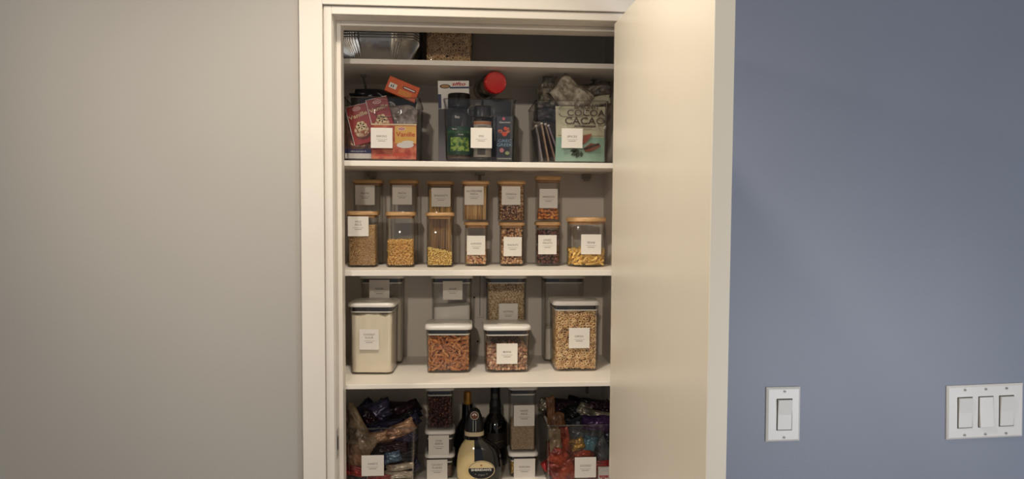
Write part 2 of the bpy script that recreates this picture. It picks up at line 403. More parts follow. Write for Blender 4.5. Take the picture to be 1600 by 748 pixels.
# casing: flat board with a raised inner bead
CW = 0.062
c = MB().box(OPL-CW, OPL-0.018, -0.016, 0, 0, HEAD+CW); c.box(OPL-0.0165, OPL-0.001, -0.011, 0, 0, HEAD+0.0165); c.box(OPL-0.019, OPL-0.0155, -0.006, 0, 0, HEAD+0.018)
struct('trim_4', c, white_trim, smooth=0, bevel=0.0012)
c = MB().box(OPR+0.018, OPR+CW, -0.016, 0, 0, HEAD+CW); c.box(OPR+0.001, OPR+0.0165, -0.011, 0, 0, HEAD+0.0165); c.box(OPR+0.0155, OPR+0.019, -0.006, 0, 0, HEAD+0.018)
struct('trim_5', c, white_trim, smooth=0, bevel=0.0012)
c = MB().box(OPL-0.018, OPR+0.018, -0.016, 0, HEAD+0.018, HEAD+CW); c.box(OPL-0.001, OPR+0.001, -0.011, 0, HEAD+0.001, HEAD+0.0165); c.box(OPL-0.017, OPR+0.017, -0.006, 0, HEAD+0.0155, HEAD+0.019)
struct('trim_6', c, white_trim, smooth=0, bevel=0.0012)
# strike plate on the left jamb
zs = W(531, 690, 1.525)[2]
sp = MB().box(OPL-0.0003, OPL+0.0008, 0.004, 0.030, zs-0.029, zs+0.029)
s_ = struct('trim_7', sp, steel, smooth=0, bevel=0.0003)
hole = MB().box(OPL+0.0008, OPL+0.0010, 0.011, 0.024, zs-0.014, zs+0.014).build('strike_hole', gap_dark, s_, 0)
# open door
HX, HY = 0.3147, -0.006
door = bpy.data.objects.new('door_1', None); col.objects.link(door); door['kind'] = 'structure'
door.location = (HX, HY, 0); door.rotation_euler = (0, 0, math.radians(0.45))
DL, DT = 0.574, 0.0272
MB().box(0, DT, -DL, 0, 0.008, HEAD-0.004).build('door_slab', door_paint, door, 0, bevel=0.0012)
dk = MB(); prof = [(0.0, 0.030), (0.004, 0.030), (0.006, 0.012), (0.035, 0.011), (0.042, 0.022), (0.055, 0.027), (0.064, 0.022), (0.066, 0.004)]
vs = []; n = 20
for (d, r) in prof:
    for k in range(n): vs.append((-d, -DL+0.06+r*math.cos(2*PI*k/n), 0.95+r*math.sin(2*PI*k/n)))
fs = [(i*n+k, i*n+(k+1) % n, (i+1)*n+(k+1) % n, (i+1)*n+k) for i in range(len(prof)-1) for k in range(n)]
fs.append(tuple(range(n))); fs.append(tuple((len(prof)-1)*n+k for k in range(n)))
dk.add(vs, fs); dk.build('door_knob', steel, door)
for zh in (0.25, 1.05, 1.80):
    hm = MB().tube([(DT-0.001, 0.004, zh-0.04), (DT-0.001, 0.004, zh+0.04)], 0.0045, 10); hm.build('hinge', steel, door)

# shelves
SZ = {}
def shelf(key, pyT, pyB, Y0, label):
    a = W(750, pyT, Y0)[2]; b = W(750, pyB, Y0)[2]; SZ[key] = a
    o = MB().box(CL+0.001, CR-0.001, Y0-1.5, BACK-0.001, b, a).build('shelf', shelf_paint, None, 0, bevel=0.0009)
    tag(o, label, 'shelf', 'white pantry shelves'); return a, b
S1 = shelf(1, 95.3, 103.3, 1.63, 'highest white pantry shelf, carrying the foil pans')
S2 = shelf(2, 252.6, 261.0, 1.63, 'white pantry shelf carrying the three bins with the cocoa pouch')
S3 = shelf(3, 422.0, 430.8, 1.63, 'white pantry shelf carrying the glass jars with bamboo lids')
S4 = shelf(4, 598.3, 605.6, 1.58, 'deeper white pantry shelf carrying the white lidded flour and cereal containers')
z5 = 1.62-0.613
o = MB().box(CL+0.001, CR-0.001, 0.13, BACK-0.001, z5-0.0115, z5).build('shelf', shelf_paint, None, 0, bevel=0.0009)
tag(o, 'lowest white pantry shelf in view, under the liqueur bottle', 'shelf', 'white pantry shelves'); SZ[5] = z5

# shelf supports: braces under the top shelf, clips under the second, slotted strip in the middle
def brace(px, label):
    a = W(px, 118, 1.80); x = a[0]
    zt = S1[1]
    m = MB().tube([(x, 0.26, zt-0.002), (x, BACK-0.002, zt-0.058)], 0.0028, 8)
    m.box(x-0.006, x+0.006, 0.245, 0.275, zt-0.003, zt); m.box(x-0.006, x+0.006, BACK-0.003, BACK, zt-0.072, zt-0.048)
    tag(m.build('shelf_brace', grey_metal, None, 40), label, 'bracket', 'slanting braces under the top shelf')
brace(571, 'slanting metal brace under the top shelf at its left end')
brace(924, 'slanting metal brace under the top shelf at its right end')
def clip(px, label):
    x = W(px, 268, 1.87)[0]; z = S2[1]
    m = MB().box(x-0.010, x+0.010, BACK-0.020, BACK, z-0.012, z-0.0); m.box(x-0.006, x+0.006, BACK-0.024, BACK-0.004, z-0.017, z-0.011)
    tag(m.build('shelf_clip', grey_metal, None, 0, bevel=0.001), label, 'bracket', 'clips under the second shelf')
clip(581, 'small shelf clip above the two left pasta jars')
clip(917, 'small shelf clip above the round penne jar')
x = W(750, 268, 1.86)[0]; m = MB()
m.tube([(x, BACK-0.03, S2[1]-0.002), (x, BACK-0.012, S2[1]-0.02), (x, BACK-0.004, S2[1]-0.034)], 0.004, 8); m.box(x-0.012, x+0.012, BACK-0.036, BACK-0.001, S2[1]-0.005, S2[1])
tag(m.build('shelf_clip', grey_metal, None, 40), 'hooked shelf support behind the gluten free pasta jar, mid shelf', 'bracket', 'clips under the second shelf')
# centre strip in compartment four
x0 = W(744, 450, 1.88)[0]; x1 = W(756, 450, 1.88)[0]; zb = W(750, 496, 1.88)[2]
t = thing('wall_strip', 'thin grey metal strip on the back wall between sugar and oatmeal', 'bracket', ((x0+x1)/2, BACK, zb))
hw = (x1-x0)/2
MB().box(-hw, hw, -0.004, -0.0002, 0, S3[1]-zb-0.001).build('strip', closet_paint, t, 0, bevel=0.0006)
MB().box(-0.0006, 0.0006, -0.0048, -0.0038, 0.004, S3[1]-zb-0.004).build('slot', gap_dark, t, 0)
for i, (px, py, lb) in enumerate(((741, 464.5, 'dark screw left of the grey wall strip'), (754, 461, 'dark screw beside the oatmeal container, right of the strip'), (746.5, 533.5, 'dark screw in the back wall between rotini and beans'))):
    p = W(px, py, 1.883); m = MB(); m.disc(0, 0, 0.0022, 0.0022, 0, 0.002, 14)
    o = m.build('screw', gap_dark, None, 30); o.location = (p[0], BACK-0.0001, p[2]); tag(o, lb, 'screw', 'screws in the pantry back wall')
x = W(917, 625, 1.885)[0]
tag(MB().box(x-0.0035, x+0.0035, BACK-0.005, BACK-0.0002, S4[1]-0.09, S4[1]-0.001).build('wall_strip', grey_metal, None, 0, bevel=0.0005), 'thin strip on the dark back wall above the purple wrappers', 'bracket')

# ================================================================== SWITCHES
def rocker(parent, x, z, up, w=0.0150, h=0.0318):
    MB().box(x-w-0.0016, x+w+0.0016, -0.0064, -0.0058, z-h-0.0016, z+h+0.0016).build('rocker_gap', gap_dark, parent, 0)
    a, b = (0.0022, 0.0062) if up else (0.0062, 0.0022)   # proud at the bottom or at the top
    m = MB(); y0 = -0.0060
    m.add([(x-w,y0-b,z-h),(x+w,y0-b,z-h),(x+w,y0-0.0030,z),(x-w,y0-0.0030,z),(x+w,y0-a,z+h),(x-w,y0-a,z+h),
           (x-w,0.0,z-h),(x+w,0.0,z-h),(x+w,0.0,z+h),(x-w,0.0,z+h),(x+w,0.0,z),(x-w,0.0,z)],
          [(0,1,2,3),(3,2,4,5),(0,6,7,1),(5,4,8,9),(0,3,11,6),(3,5,9,11),(1,7,10,2),(2,10,8,4),(6,11,10,7),(11,9,8,10)])
    return m.build('rocker', plate_white, parent, 20, bevel=0.0006)
def plate(label, px, xs, ups, rotd):
    a = W(px[0], px[1], 1.5); b = W(px[2], px[3], 1.5); w, h = b[0]-a[0], a[2]-b[2]
    t = thing('light_switch', label, 'switch', ((a[0]+b[0])/2, 0, (a[2]+b[2])/2), 0, 'white rocker switches on the blue wall', rot=(0, math.radians(rotd), 0))
    m = MB(); vs = []
    for (y, s) in ((0, 0), (-0.003, 0), (-0.0058, 0.004)):
        vs += [(-w/2+s, y, -h/2+s), (w/2-s, y, -h/2+s), (w/2-s, y, h/2-s), (-w/2+s, y, h/2-s)]
    fs = [(0,3,2,1), (8,9,10,11)]+[(i*4+k, i*4+(k+1) % 4, i*4+4+(k+1) % 4, i*4+4+k) for i in (0, 1) for k in range(4)]
    m.add(vs, fs); m.build('wall_plate', plate_white, t, 0, bevel=0.0007)
    for xx, u in zip(xs, ups):
        rocker(t, xx, 0.0, u)
        for sgn in (1, -1):
            q = MB(); q.disc(xx, sgn*0.0486, 0.0030, 0.0030, -0.0057, 0.0009, 14); sw = q.build('screw', screw_metal, t, 30)
            MB().box(xx-0.0024, xx+0.0024, -0.0068, -0.0065, sgn*0.0486-0.0004, sgn*0.0486+0.0004).build('screw_slot', gap_dark, sw, 0)
    return t
plate('single white rocker light switch on the blue wall beside the open door', (1197, 604, 1248, 688), (0.0015,), (False,), -0.5)
plate('wide white plate with three rocker switches at the right edge of blue wall', (1479, 600.5, 1594.5, 682.5), (-0.0465, 0.0, 0.0465), (False, True, False), -1.6)

# ================================================================== GLASS JARS
def tidy(name): return name
def jar(px, pyL, Yf, key_z, label, contents=None, card=None, round_=False, lid=None, group='glass jars with bamboo lids', ybot=None, name='glass_jar'):
    """px: body left,right; pyL: lid top,lid bottom (photo rows at the front face)"""
    a = W(px[0], pyL[0], Yf); b = W(px[1], pyL[1], Yf)
    w = b[0]-a[0]; hw = w/2; z0 = key_z; H = a[2]-z0; lh = max(0.0075, a[2]-b[2])
    cx = (a[0]+b[0])/2; cyy = Yf-1.5+hw
    t = thing(name, label, 'jar', (cx, cyy, z0), 0, group)
    rc = hw if round_ else hw*0.42; zb = H-lh
    sg = 12 if round_ else 6; g = 0.0016
    m = MB()
    outer = [(0.0, hw-0.003, hw-0.003, rc-0.002), (0.0008, hw-0.0012, hw-0.0012, rc-0.001), (0.003, hw, hw, rc), (zb-0.001, hw, hw, rc), (zb-0.0003, hw-0.0005, hw-0.0005, rc)]
    m.loft(outer, sg, True, False)
    inner = [(0.0030, hw-0.005, hw-0.005, max(rc-0.004, 0.002)), (0.0045, hw-g, hw-g, rc-g), (zb-0.0003, hw-g, hw-g, rc-g)]
    m.loft(inner, sg, True, False)
    k0, k1 = (len(outer)-1), len(outer)*4*(sg+1)
    n = 4*(sg+1)
    m.f += [(k0*n+i, k0*n+(i+1) % n, k1+2*n+(i+1) % n, k1+2*n+i) for i in range(n)]; m.m += [0]*n
    m.build('jar_body', glass, t, 50)
    lw = lid if lid else hw+0.0022
    l = MB(); lr = lw if round_ else rc+0.002
    l.loft([(zb, lw-0.0008, lw-0.0008, lr), (zb+0.0008, lw, lw, lr), (H-0.0015, lw, lw, lr), (H, lw-0.0015, lw-0.0015, lr)], sg)
    lo = l.build('lid', bamboo, t, 50)
    s = MB(); s.loft([(zb-0.006, hw-0.0022, hw-0.0022, rc-0.0025), (zb-0.0045, hw-0.0017, hw-0.0017, rc-0.002), (zb-0.003, hw-0.0024, hw-0.0024, rc-0.003), (zb-0.0015, hw-0.0017, hw-0.0017, rc-0.002), (zb, hw-0.0024, hw-0.0024, rc-0.003)], sg)
    s.build('lid_plug', mat('bamboo_plug', (168,122,72), 0.5, noise=0.15, nscale=40), t, 50)
    if card: cardpx(card[0], Yf, t, -hw-0.0002, card[1])
    if contents:
        nm, lb, cat, pyc, kw = contents
        zc = W(px[0], pyc, Yf+0.003)[2]-z0-0.004
        filling(nm, lb, cat, (cx, cyy, z0), 0, hw-g-0.0004, hw-g-0.0004, min(zc, zb-0.013), rnd_corner=rc-g, z0=0.0048, **kw)
    return t, z0+H, hw, (cx, cyy)
def piece(tm, sp, scale, m, core, **k): return dict(tmpls=tm, sp=sp, scale=scale, m=m, core=core, **k)
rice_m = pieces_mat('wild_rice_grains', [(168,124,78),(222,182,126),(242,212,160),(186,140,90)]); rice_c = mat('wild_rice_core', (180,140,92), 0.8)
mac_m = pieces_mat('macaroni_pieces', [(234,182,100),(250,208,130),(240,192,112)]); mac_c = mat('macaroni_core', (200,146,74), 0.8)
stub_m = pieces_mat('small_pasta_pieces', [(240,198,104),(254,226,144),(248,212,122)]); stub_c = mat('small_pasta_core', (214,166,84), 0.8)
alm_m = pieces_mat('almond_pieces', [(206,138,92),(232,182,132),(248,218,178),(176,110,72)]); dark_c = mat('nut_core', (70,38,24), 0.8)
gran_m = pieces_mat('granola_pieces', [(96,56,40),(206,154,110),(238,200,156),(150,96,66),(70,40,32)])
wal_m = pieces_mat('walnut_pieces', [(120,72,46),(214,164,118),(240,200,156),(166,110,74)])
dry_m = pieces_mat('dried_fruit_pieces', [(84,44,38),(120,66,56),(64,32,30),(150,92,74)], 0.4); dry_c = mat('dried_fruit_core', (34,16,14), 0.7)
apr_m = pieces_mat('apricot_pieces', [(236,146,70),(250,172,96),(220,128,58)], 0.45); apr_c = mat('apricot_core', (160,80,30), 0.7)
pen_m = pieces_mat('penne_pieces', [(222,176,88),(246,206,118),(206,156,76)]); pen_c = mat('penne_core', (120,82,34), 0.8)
broken_m = pieces_mat('broken_pasta_pieces', [(222,176,116),(244,206,146),(204,156,98)]); broken_c = mat('broken_pasta_core', (160,114,70), 0.8)

z3 = SZ[3]
G = 'glass jars with bamboo lids'
# back row: tall jars
jar((551, 595.5), (280.5, 286), 1.80, z3, 'tall glass PASTA jar in the back row, behind the wild rice jar', None, ((555, 289, 585.5, 320), ['PASTA']))
jar((608.5, 652), (280.5, 286.5), 1.80, z3, 'tall glass PASTA jar in the back row, behind the macaroni jar', None, ((613, 289, 643.5, 319.5), ['PASTA']))
tj, zt, hwj, cj = jar((668, 708.5), (282.5, 288), 1.80, z3, 'tall glass SPAGHETTI jar in the back row full of long strands', None, ((674, 293, 704, 323), ['SPAGHETTI']))
# spaghetti: upright strands, one heap
def strands(name, label, cat, loc, hx, h, m, n=150, r=0.0011, seed=0, rc=0.01, spread=0.004, z0=0.0048):
    rg = np.random.default_rng(seed); mb = MB(); k = 0
    while k < n:
        x, y = rg.uniform(-hx, hx, 2)
        edge = max(abs(x), abs(y))
        if edge < hx*0.55 or math.hypot(max(abs(x)-(hx-rc), 0), max(abs(y)-(hx-rc), 0)) > rc-0.002: continue
        L = h*rg.uniform(0.9, 1.0); dx, dy = rg.uniform(-spread, spread, 2)
        x2, y2 = np.clip(x+dx, -hx+0.001, hx-0.001), np.clip(y+dy, -hx+0.001, hx-0.001)
        mb.tube([(x*0.97, y*0.97, 0), (x2*0.97, y2*0.97, L)], r, 5); k += 1
    V = np.array(mb.v); F = []
    for q in mb.f: F += [(q[0], q[i], q[i+1]) for i in range(1, len(q)-1)]
    o = tri_object(name, V, F, np.repeat(rg.uniform(0, 1, n), 10), [m], None); o.location = (loc[0], loc[1], loc[2]+z0)
    return tag(o, label, cat, None, 'stuff')
spag_m = pieces_mat('spaghetti_strands', [(236,184,104),(252,210,134),(214,158,84)])
strands('spaghetti', 'long golden spaghetti strands standing in the tall back jar', 'pasta', (cj[0], cj[1], z3), hwj-0.003, W(690, 297, 1.80)[2]-z3, spag_m, 230, 0.0011, 3)
# front row: three wide jars
jar((541.5, 588), (329.5, 336), 1.713, z3, 'wide front jar labelled WILD RICE beside the left jamb',
    ('wild_rice', 'brown wild rice filling the leftmost front jar', 'rice', 352, piece(GRAIN, 0.0023, 0.0022, rice_m, rice_c, seed=1)), ((543.5, 338, 576, 369), ['WILD', 'RICE']))
jar((602.5, 647), (330.5, 337), 1.713, z3, 'unlabelled wide front jar half full of elbow macaroni',
    ('macaroni', 'golden elbow macaroni half filling the second front jar', 'pasta', 376, piece(ELBOW, 0.0042, 0.0023, mac_m, mac_c, seed=2)))
jar((666, 708), (331.5, 337.5), 1.713, z3, 'unlabelled front jar with small yellow pasta in front of the spaghetti',
    ('small_pasta', 'pale yellow short pasta sloping in the jar before the spaghetti', 'pasta', 392, piece(STUB, 0.0040, 0.0026, stub_m, stub_c, seed=3, tilt=-0.006)))
# four stacked pairs
YS = 1.749
def pair(lower, upper, **k):
    t, zt, hw, c = jar(lower[0], lower[1], YS, z3, lower[2], lower[3], lower[4])
    jar(upper[0], upper[1], YS+0.0005, zt+0.0004, upper[2], upper[3], upper[4])
pair(((726.5, 762), (346.5, 352), 'lower ALMONDS jar under the gluten free pasta jar', ('almonds', 'brown almonds in the lower jar of the fourth column', 'nuts', 380, piece(ALMOND, 0.0070, 0.0050, alm_m, dark_c, seed=4)), ((729.5, 368, 758, 398), ['ALMONDS'])),
     ((723, 763.5), (282, 287.5), 'upper GLUTEN FREE PASTA jar standing on the almond jar', None, ((726, 291, 755.5, 320), ['GLUTEN FREE', 'PASTA'])))
pair(((782, 819), (347, 352.5), 'lower WALNUTS jar under the granola jar', ('walnuts', 'chopped walnuts filling the jar below the granola', 'nuts', 358, piece(NUTS, 0.0054, 0.0040, wal_m, dark_c, seed=6)), ((787, 370, 815, 400), ['WALNUTS'])),
     ((779.5, 820.5), (282, 287.5), 'upper GRANOLA jar standing on the walnut jar', ('granola', 'dark clustered granola filling the upper jar above the walnuts', 'cereal', 292, piece(NUTS, 0.0046, 0.0034, gran_m, dark_c, seed=7)), ((784, 291, 813, 320), ['GRANOLA'])))
pair(((839.5, 876), (346.5, 352), 'lower DRIED FRUITS jar under the apricot jar', ('dried_fruit', 'dark dried fruit in the jar below the apricots', 'fruit', 361, piece(NUTS[:2], 0.0078, 0.0056, dry_m, dry_c, seed=8)), ((841, 367, 869.5, 397), ['DRIED', 'FRUITS'])),
     ((839.5, 876), (274.5, 281), 'tallest upper jar, labelled APRICOTS, right of the granola', ('dried_apricots', 'orange dried apricots low in the rightmost upper jar', 'fruit', 325, piece(FLAKE, 0.0085, 0.0066, apr_m, apr_c, seed=9)), ((843, 295, 871, 325), ['APRICOTS'])))
# broken pasta inside the gluten free jar
a = W(723, 288, YS); b = W(763.5, 288, YS); hw = (b[0]-a[0])/2
zt4 = W(745, 346.5, YS)[2]
strands('gluten_free_pasta', 'tan short straight pasta filling the upper jar on the almonds', 'pasta', ((a[0]+b[0])/2, YS+0.0005-1.5+hw, zt4), hw-0.0028, W(745, 291, YS)[2]-zt4-0.006, broken_m, 260, 0.0013, 5, spread=0.003, z0=0.0055)
# round penne jar
jar((891, 951.5), (339.5, 346.5), 1.713, z3, 'large round PENNE jar next to the door edge',
    ('penne', 'golden penne tubes at the bottom of the round jar', 'pasta', 391, piece(PENNE, 0.0068, 0.0042, pen_m, pen_c, seed=10, upright=True)), ((908, 366, 939, 397), ['PENNE']), round_=True, lid=0.0475)

# ================================================================== CLEAR CONTAINERS WITH WHITE LIDS
def tub(cx, yf, z0, w, H, label, card=None, rotd=0, group='clear containers with white lids', Yc=None, lidh=0.010, taper=0.0022, name='storage_container', d=None):
    hw = w/2; hd = (d/2 if d else hw); t = thing(name, label, 'container', (cx, yf+hd, z0), math.radians(rotd), group)
    rc = min(0.014, hw*0.3); zb = H-lidh; g = 0.0018; n = 4*7
    m = MB()
    m.loft([(0, hw-taper-0.004, hd-taper-0.004, rc-0.003), (0.001, hw-taper-0.0012, hd-taper-0.0012, rc-0.001), (0.004, hw-taper, hd-taper, rc), (zb-0.016, hw-0.0006, hd-0.0006, rc), (zb-0.0145, hw, hd, rc), (zb-0.0002, hw, hd, rc)], 6, True, False)
    k = len(m.v)
    m.loft([(0.003, hw-taper-0.005, hd-taper-0.005, rc-0.003), (0.005, hw-taper-g, hd-taper-g, rc-g), (zb-0.0002, hw-g, hd-g, rc-g)], 6, True, False)
    m.f += [(k-n+i, k-n+(i+1) % n, k+2*n+(i+1) % n, k+2*n+i) for i in range(n)]; m.m += [0]*n
    m.build('container_body', plastic, t, 50)
    hl, hdl = hw+0.0028, hd+0.0028
    l = MB().loft([(zb, hl-0.001, hdl-0.001, rc+0.002), (zb+0.0012, hl, hdl, rc+0.003), (H-0.0035, hl, hdl, rc+0.003), (H-0.0008, hl-0.0018, hdl-0.0018, rc+0.002), (H, hl-0.004, hdl-0.004, rc)], 8)
    lo = l.build('lid', lid_white, t, 50)
    bt = MB().loft([(H, hl*0.46, hl*0.46, 1), (H+0.0006, hl*0.45, hl*0.45, 1), (H+0.0010, hl*0.43, hl*0.43, 1)], 10); bt.build('lid_button', lid_white, t, 50)
    MB().loft([(zb-0.0095, hw-0.003, hd-0.003, rc-0.002), (zb-0.0002, hw-0.003, hd-0.003, rc-0.002)], 6).build('gasket', gasket_dark, t, 50)
    MB().loft([(zb-0.0125, hw-0.0026, hd-0.0026, rc-0.002), (zb-0.0095, hw-0.0022, hd-0.0022, rc-0.002)], 6).build('seal_plate', lid_white, t, 50)
    if card:
        cardpx(card[0], Yc, t, -hd-0.0001, card[1])
    return t, hw-taper-g-0.0005, hd-taper-g-0.0005, rc-g, zb-0.0135
z4 = SZ[4]
flour_m = mat('white_flour', (234,226,212), 0.9, bump=0.25, bscale=900)
coco_m = mat('coconut_flour', (238,226,204), 0.9, bump=0.3, bscale=700, noise=0.02, nscale=40)
sugar_m = mat('white_sugar', (238,234,226), 0.8, bump=0.2, bscale=1500)
def xc(p0, p1, Y): return (W(p0, 500, Y)[0]+W(p1, 500, Y)[0])/2
def place_tub(p0, p1, pyTop, pyBot, Yf, label, card=None, z0=None, **k):
    a = W(p0, pyTop, Yf); b = W(p1, pyTop, Yf); w = b[0]-a[0]; z0 = z0 if z0 is not None else z4
    return tub((a[0]+b[0])/2, Yf-1.5, z0, w, a[2]-z0, label, card, Yc=Yf, **k), ((a[0]+b[0])/2, Yf-1.5+w/2, z0)
def lvl(py, Y, z0): return W(700, py, Y)[2]-z0-0.005
# front row
(t, hx, hy, rc, hi), L = place_tub(546, 616.5, 473, 586, 1.672, 'tall COCONUT FLOUR container with white lid at the left jamb', ((563.5, 514, 594.5, 546), ['COCONUT', 'FLOUR']), rotd=-3.5)
powder('coconut_flour', 'cream coarse flour nearly filling the tall front left container', 'flour', L, math.radians(-3.5), hx, hy, lvl(491, 1.672, z4), coco_m, rc, 0.0045, 2, z0=0.0052)
(t, hx, hy, rc, hi), L = place_tub(666, 737, 508.5, 585, 1.678, 'low unlabelled container with white lid full of rotini', rotd=-1.5)
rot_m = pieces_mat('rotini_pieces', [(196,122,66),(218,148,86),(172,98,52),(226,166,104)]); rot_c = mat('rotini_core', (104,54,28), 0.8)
filling('rotini', 'orange brown rotini spirals filling the low container', 'pasta', L, math.radians(-1.5), hx, hy, hi-0.007, FUSILLI, 0.0074, 0.0042, rot_m, rot_c, rnd_corner=rc, seed=21, z0=0.0052, layers=1.8, upright=True)
(t, hx, hy, rc, hi), L = place_tub(757.5, 828.5, 509.5, 585.5, 1.676, 'low BEANS container with white lid right of the rotini', ((776, 536.5, 808.5, 568), ['BEANS']))
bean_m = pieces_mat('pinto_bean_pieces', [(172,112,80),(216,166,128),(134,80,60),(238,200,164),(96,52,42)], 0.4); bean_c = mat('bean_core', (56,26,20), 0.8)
filling('pinto_beans', 'speckled reddish beans half filling the low container', 'beans', L, 0, hx, hy, lvl(545, 1.69, z4), BEAN, 0.0068, 0.0047, bean_m, bean_c, rnd_corner=rc, seed=22, z0=0.0052, wave=0.002)
(t, hx, hy, rc, hi), L = place_tub(866.5, 937, 470.5, 584, 1.682, 'tall CEREAL container of oat rings beside the door', ((889, 512, 921, 543.5), ['CEREAL']))
cer_m = pieces_mat('oat_ring_pieces', [(222,178,124),(244,208,156),(204,156,104),(250,220,172)]); cer_c = mat('oat_ring_core', (74,44,26), 0.8)  # core coloured dark to paint the shade in the gaps between rings
filling('oat_rings', 'ring shaped oat cereal filling the tall front container', 'cereal', L, 0, hx, hy, hi-0.004, RING, 0.0066, 0.0035, cer_m, cer_c, rnd_corner=rc, seed=23, z0=0.0052, upright=True)
# back row
(t, hx, hy, rc, hi), L = place_tub(563, 629.5, 428.5, 566, 1.790, 'tall FLOUR container standing behind the coconut flour', ((577, 437, 608.5, 470), ['FLOUR']), d=0.090)
powder('white_flour', 'white flour in the container behind the coconut flour', 'flour', (L[0], 0.29+0.045, L[2]), 0, hx, hy, lvl(470, 1.79, z4), flour_m, rc, 0.004, 3, z0=0.0052)
(t, hx, hy, rc, hi), L = place_tub(674, 738, 428.5, 566, 1.790, 'tall SUGAR container standing behind the rotini', ((692, 439, 722.5, 468), ['SUGAR']), d=0.090)
powder('white_sugar', 'white sugar half filling the container behind the rotini', 'sugar', (L[0], 0.29+0.045, L[2]), 0, hx, hy, lvl(479, 1.79, z4), sugar_m, rc, 0.0004, 4, z0=0.0052, tilt=0.0025)
(t, hx, hy, rc, hi), L = place_tub(760.5, 823.5, 428.5, 566, 1.790, 'tall OATMEAL container standing behind the beans', ((779.5, 474, 809, 504), ['OATMEAL']), d=0.090)
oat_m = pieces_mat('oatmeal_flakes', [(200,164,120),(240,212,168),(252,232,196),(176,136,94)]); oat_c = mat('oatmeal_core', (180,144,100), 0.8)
filling('oatmeal', 'pale oat flakes filling the container behind the beans', 'oats', (L[0], 0.29+0.045, L[2]), 0, hx, hy, hi-0.003, tmpl_blob(1, 0.8, 0.35, 0.1, 1, 5), 0.0036, 0.0025, oat_m, oat_c, rnd_corner=rc, seed=24, z0=0.0052, layers=1.3)
(t, hx, hy, rc, hi), L = place_tub(850.5, 914, 428.5, 566, 1.797, 'tall unlabelled container behind the cereal, one third full of white powder', d=0.085)
powder('white_powder', 'white powder low in the container behind the cereal', 'flour', (L[0], 0.297+0.0425, L[2]), 0, hx, hy, lvl(514, 1.797, z4), flour_m, rc, 0.004, 6, z0=0.0052)

# ================================================================== BINS
BIN_H = 0.136
def bin_(px0, px1, Yf, z0, label, card, lines, depth=0.185, slot=None, H=BIN_H):
    a = W(px0, 200, Yf)[0]; b = W(px1, 200, Yf)[0]; w = b-a; hw = w/2; hd = depth/2
    t = thing('storage_bin', label, 'bin', ((a+b)/2, Yf-1.5+hd, z0), 0, 'clear plastic bins with cards')
    rc = 0.010; g = 0.0022; n = 28; tp = 0.004; m = MB()
    m.loft([(0, hw-tp-0.003, hd-tp-0.003, rc), (0.003, hw-tp, hd-tp, rc), (H-0.0004, hw, hd, rc)], 6, True, False); k = len(m.v)
    m.loft([(0.0025, hw-tp-g-0.002, hd-tp-g-0.002, rc-g), (0.004, hw-tp-g, hd-tp-g, rc-g), (H-0.0004, hw-g, hd-g, rc-g)], 6, True, False)
    m.f += [(k-n+i, k-n+(i+1) % n, k+2*n+(i+1) % n, k+2*n+i) for i in range(n)]; m.m += [0]*n
    m.build('bin_body', smoky, t, 50)
    # rim
    ring = []
    for q, (sx, sy) in enumerate(((1,1),(-1,1),(-1,-1),(1,-1))):
        for kk in range(6):
            an = PI/2*(q+kk/5); ring.append((sx*(hw-rc)+rc*math.cos(an), sy*(hd-rc)+rc*math.sin(an), H))
    MB().tube(ring, 0.0016, 6, closed=True).build('rim', clear('bin_rim_plastic', (0.80,0.79,0.78), 0.6, 0.25, 0.15), t)
    if slot:
        p = W(slot[0], slot[1], Yf); q = W(slot[2], slot[3], Yf); x0, x1, z1, zz0 = p[0]-t.location[0], q[0]-t.location[0], p[2]-z0, q[2]-z0
        r = (z1-zz0)/2; pts = []
        for kk in range(9): an = PI/2+PI*kk/8; pts.append((x0+r+r*math.cos(an), -hd-0.001, (z1+zz0)/2+r*math.sin(an)))
        for kk in range(9): an = -PI/2+PI*kk/8; pts.append((x1-r+r*math.cos(an), -hd-0.001, (z1+zz0)/2+r*math.sin(an)))
        MB().tube(pts, 0.0015, 6, closed=True).build('handle_slot', clear('bin_rim_plastic'), t)
    p = W((card[0]+card[2])/2, (card[1]+card[3])/2, Yf)
    q0 = W(card[0], card[1], Yf); q1 = W(card[2], card[3], Yf)
    cd = label_card(t, p[0]-t.location[0], p[2]-z0, -hd-0.0012, q1[0]-q0[0], q0[2]-q1[2], lines)
    return t
z2 = SZ[2]
YB = 1.640
bin_(537.5, 655.5, YB, z2, 'clear BAKING bin of vanilla packets at the left jamb', (579.5, 199.5, 613.5, 231.5), ['BAKING'], slot=(585, 166, 627, 183))
bin_(693.5, 806, YB, z2, 'clear MIX bin with the red capped bottle on top', (735.5, 199.5, 768.5, 231.5), ['MIX'], slot=(731, 165, 772, 183))
bin_(837.5, 951, YB, z2, 'clear bin with the mint green cocoa pouch', (877.5, 200.5, 910, 231.5), ['SPICES'], slot=(873, 165, 914, 183))
bin_(536.5, 648.5, 1.643, z5, 'clear SWEETS bin of wrappers at the lower left', (565, 711, 600, 742.5), ['SWEETS'])
bin_(857.5, 966, 1.643, z5, 'clear COOKIES bin of orange wrappers at the lower right', (898, 714, 931, 745), ['COOKIES'])

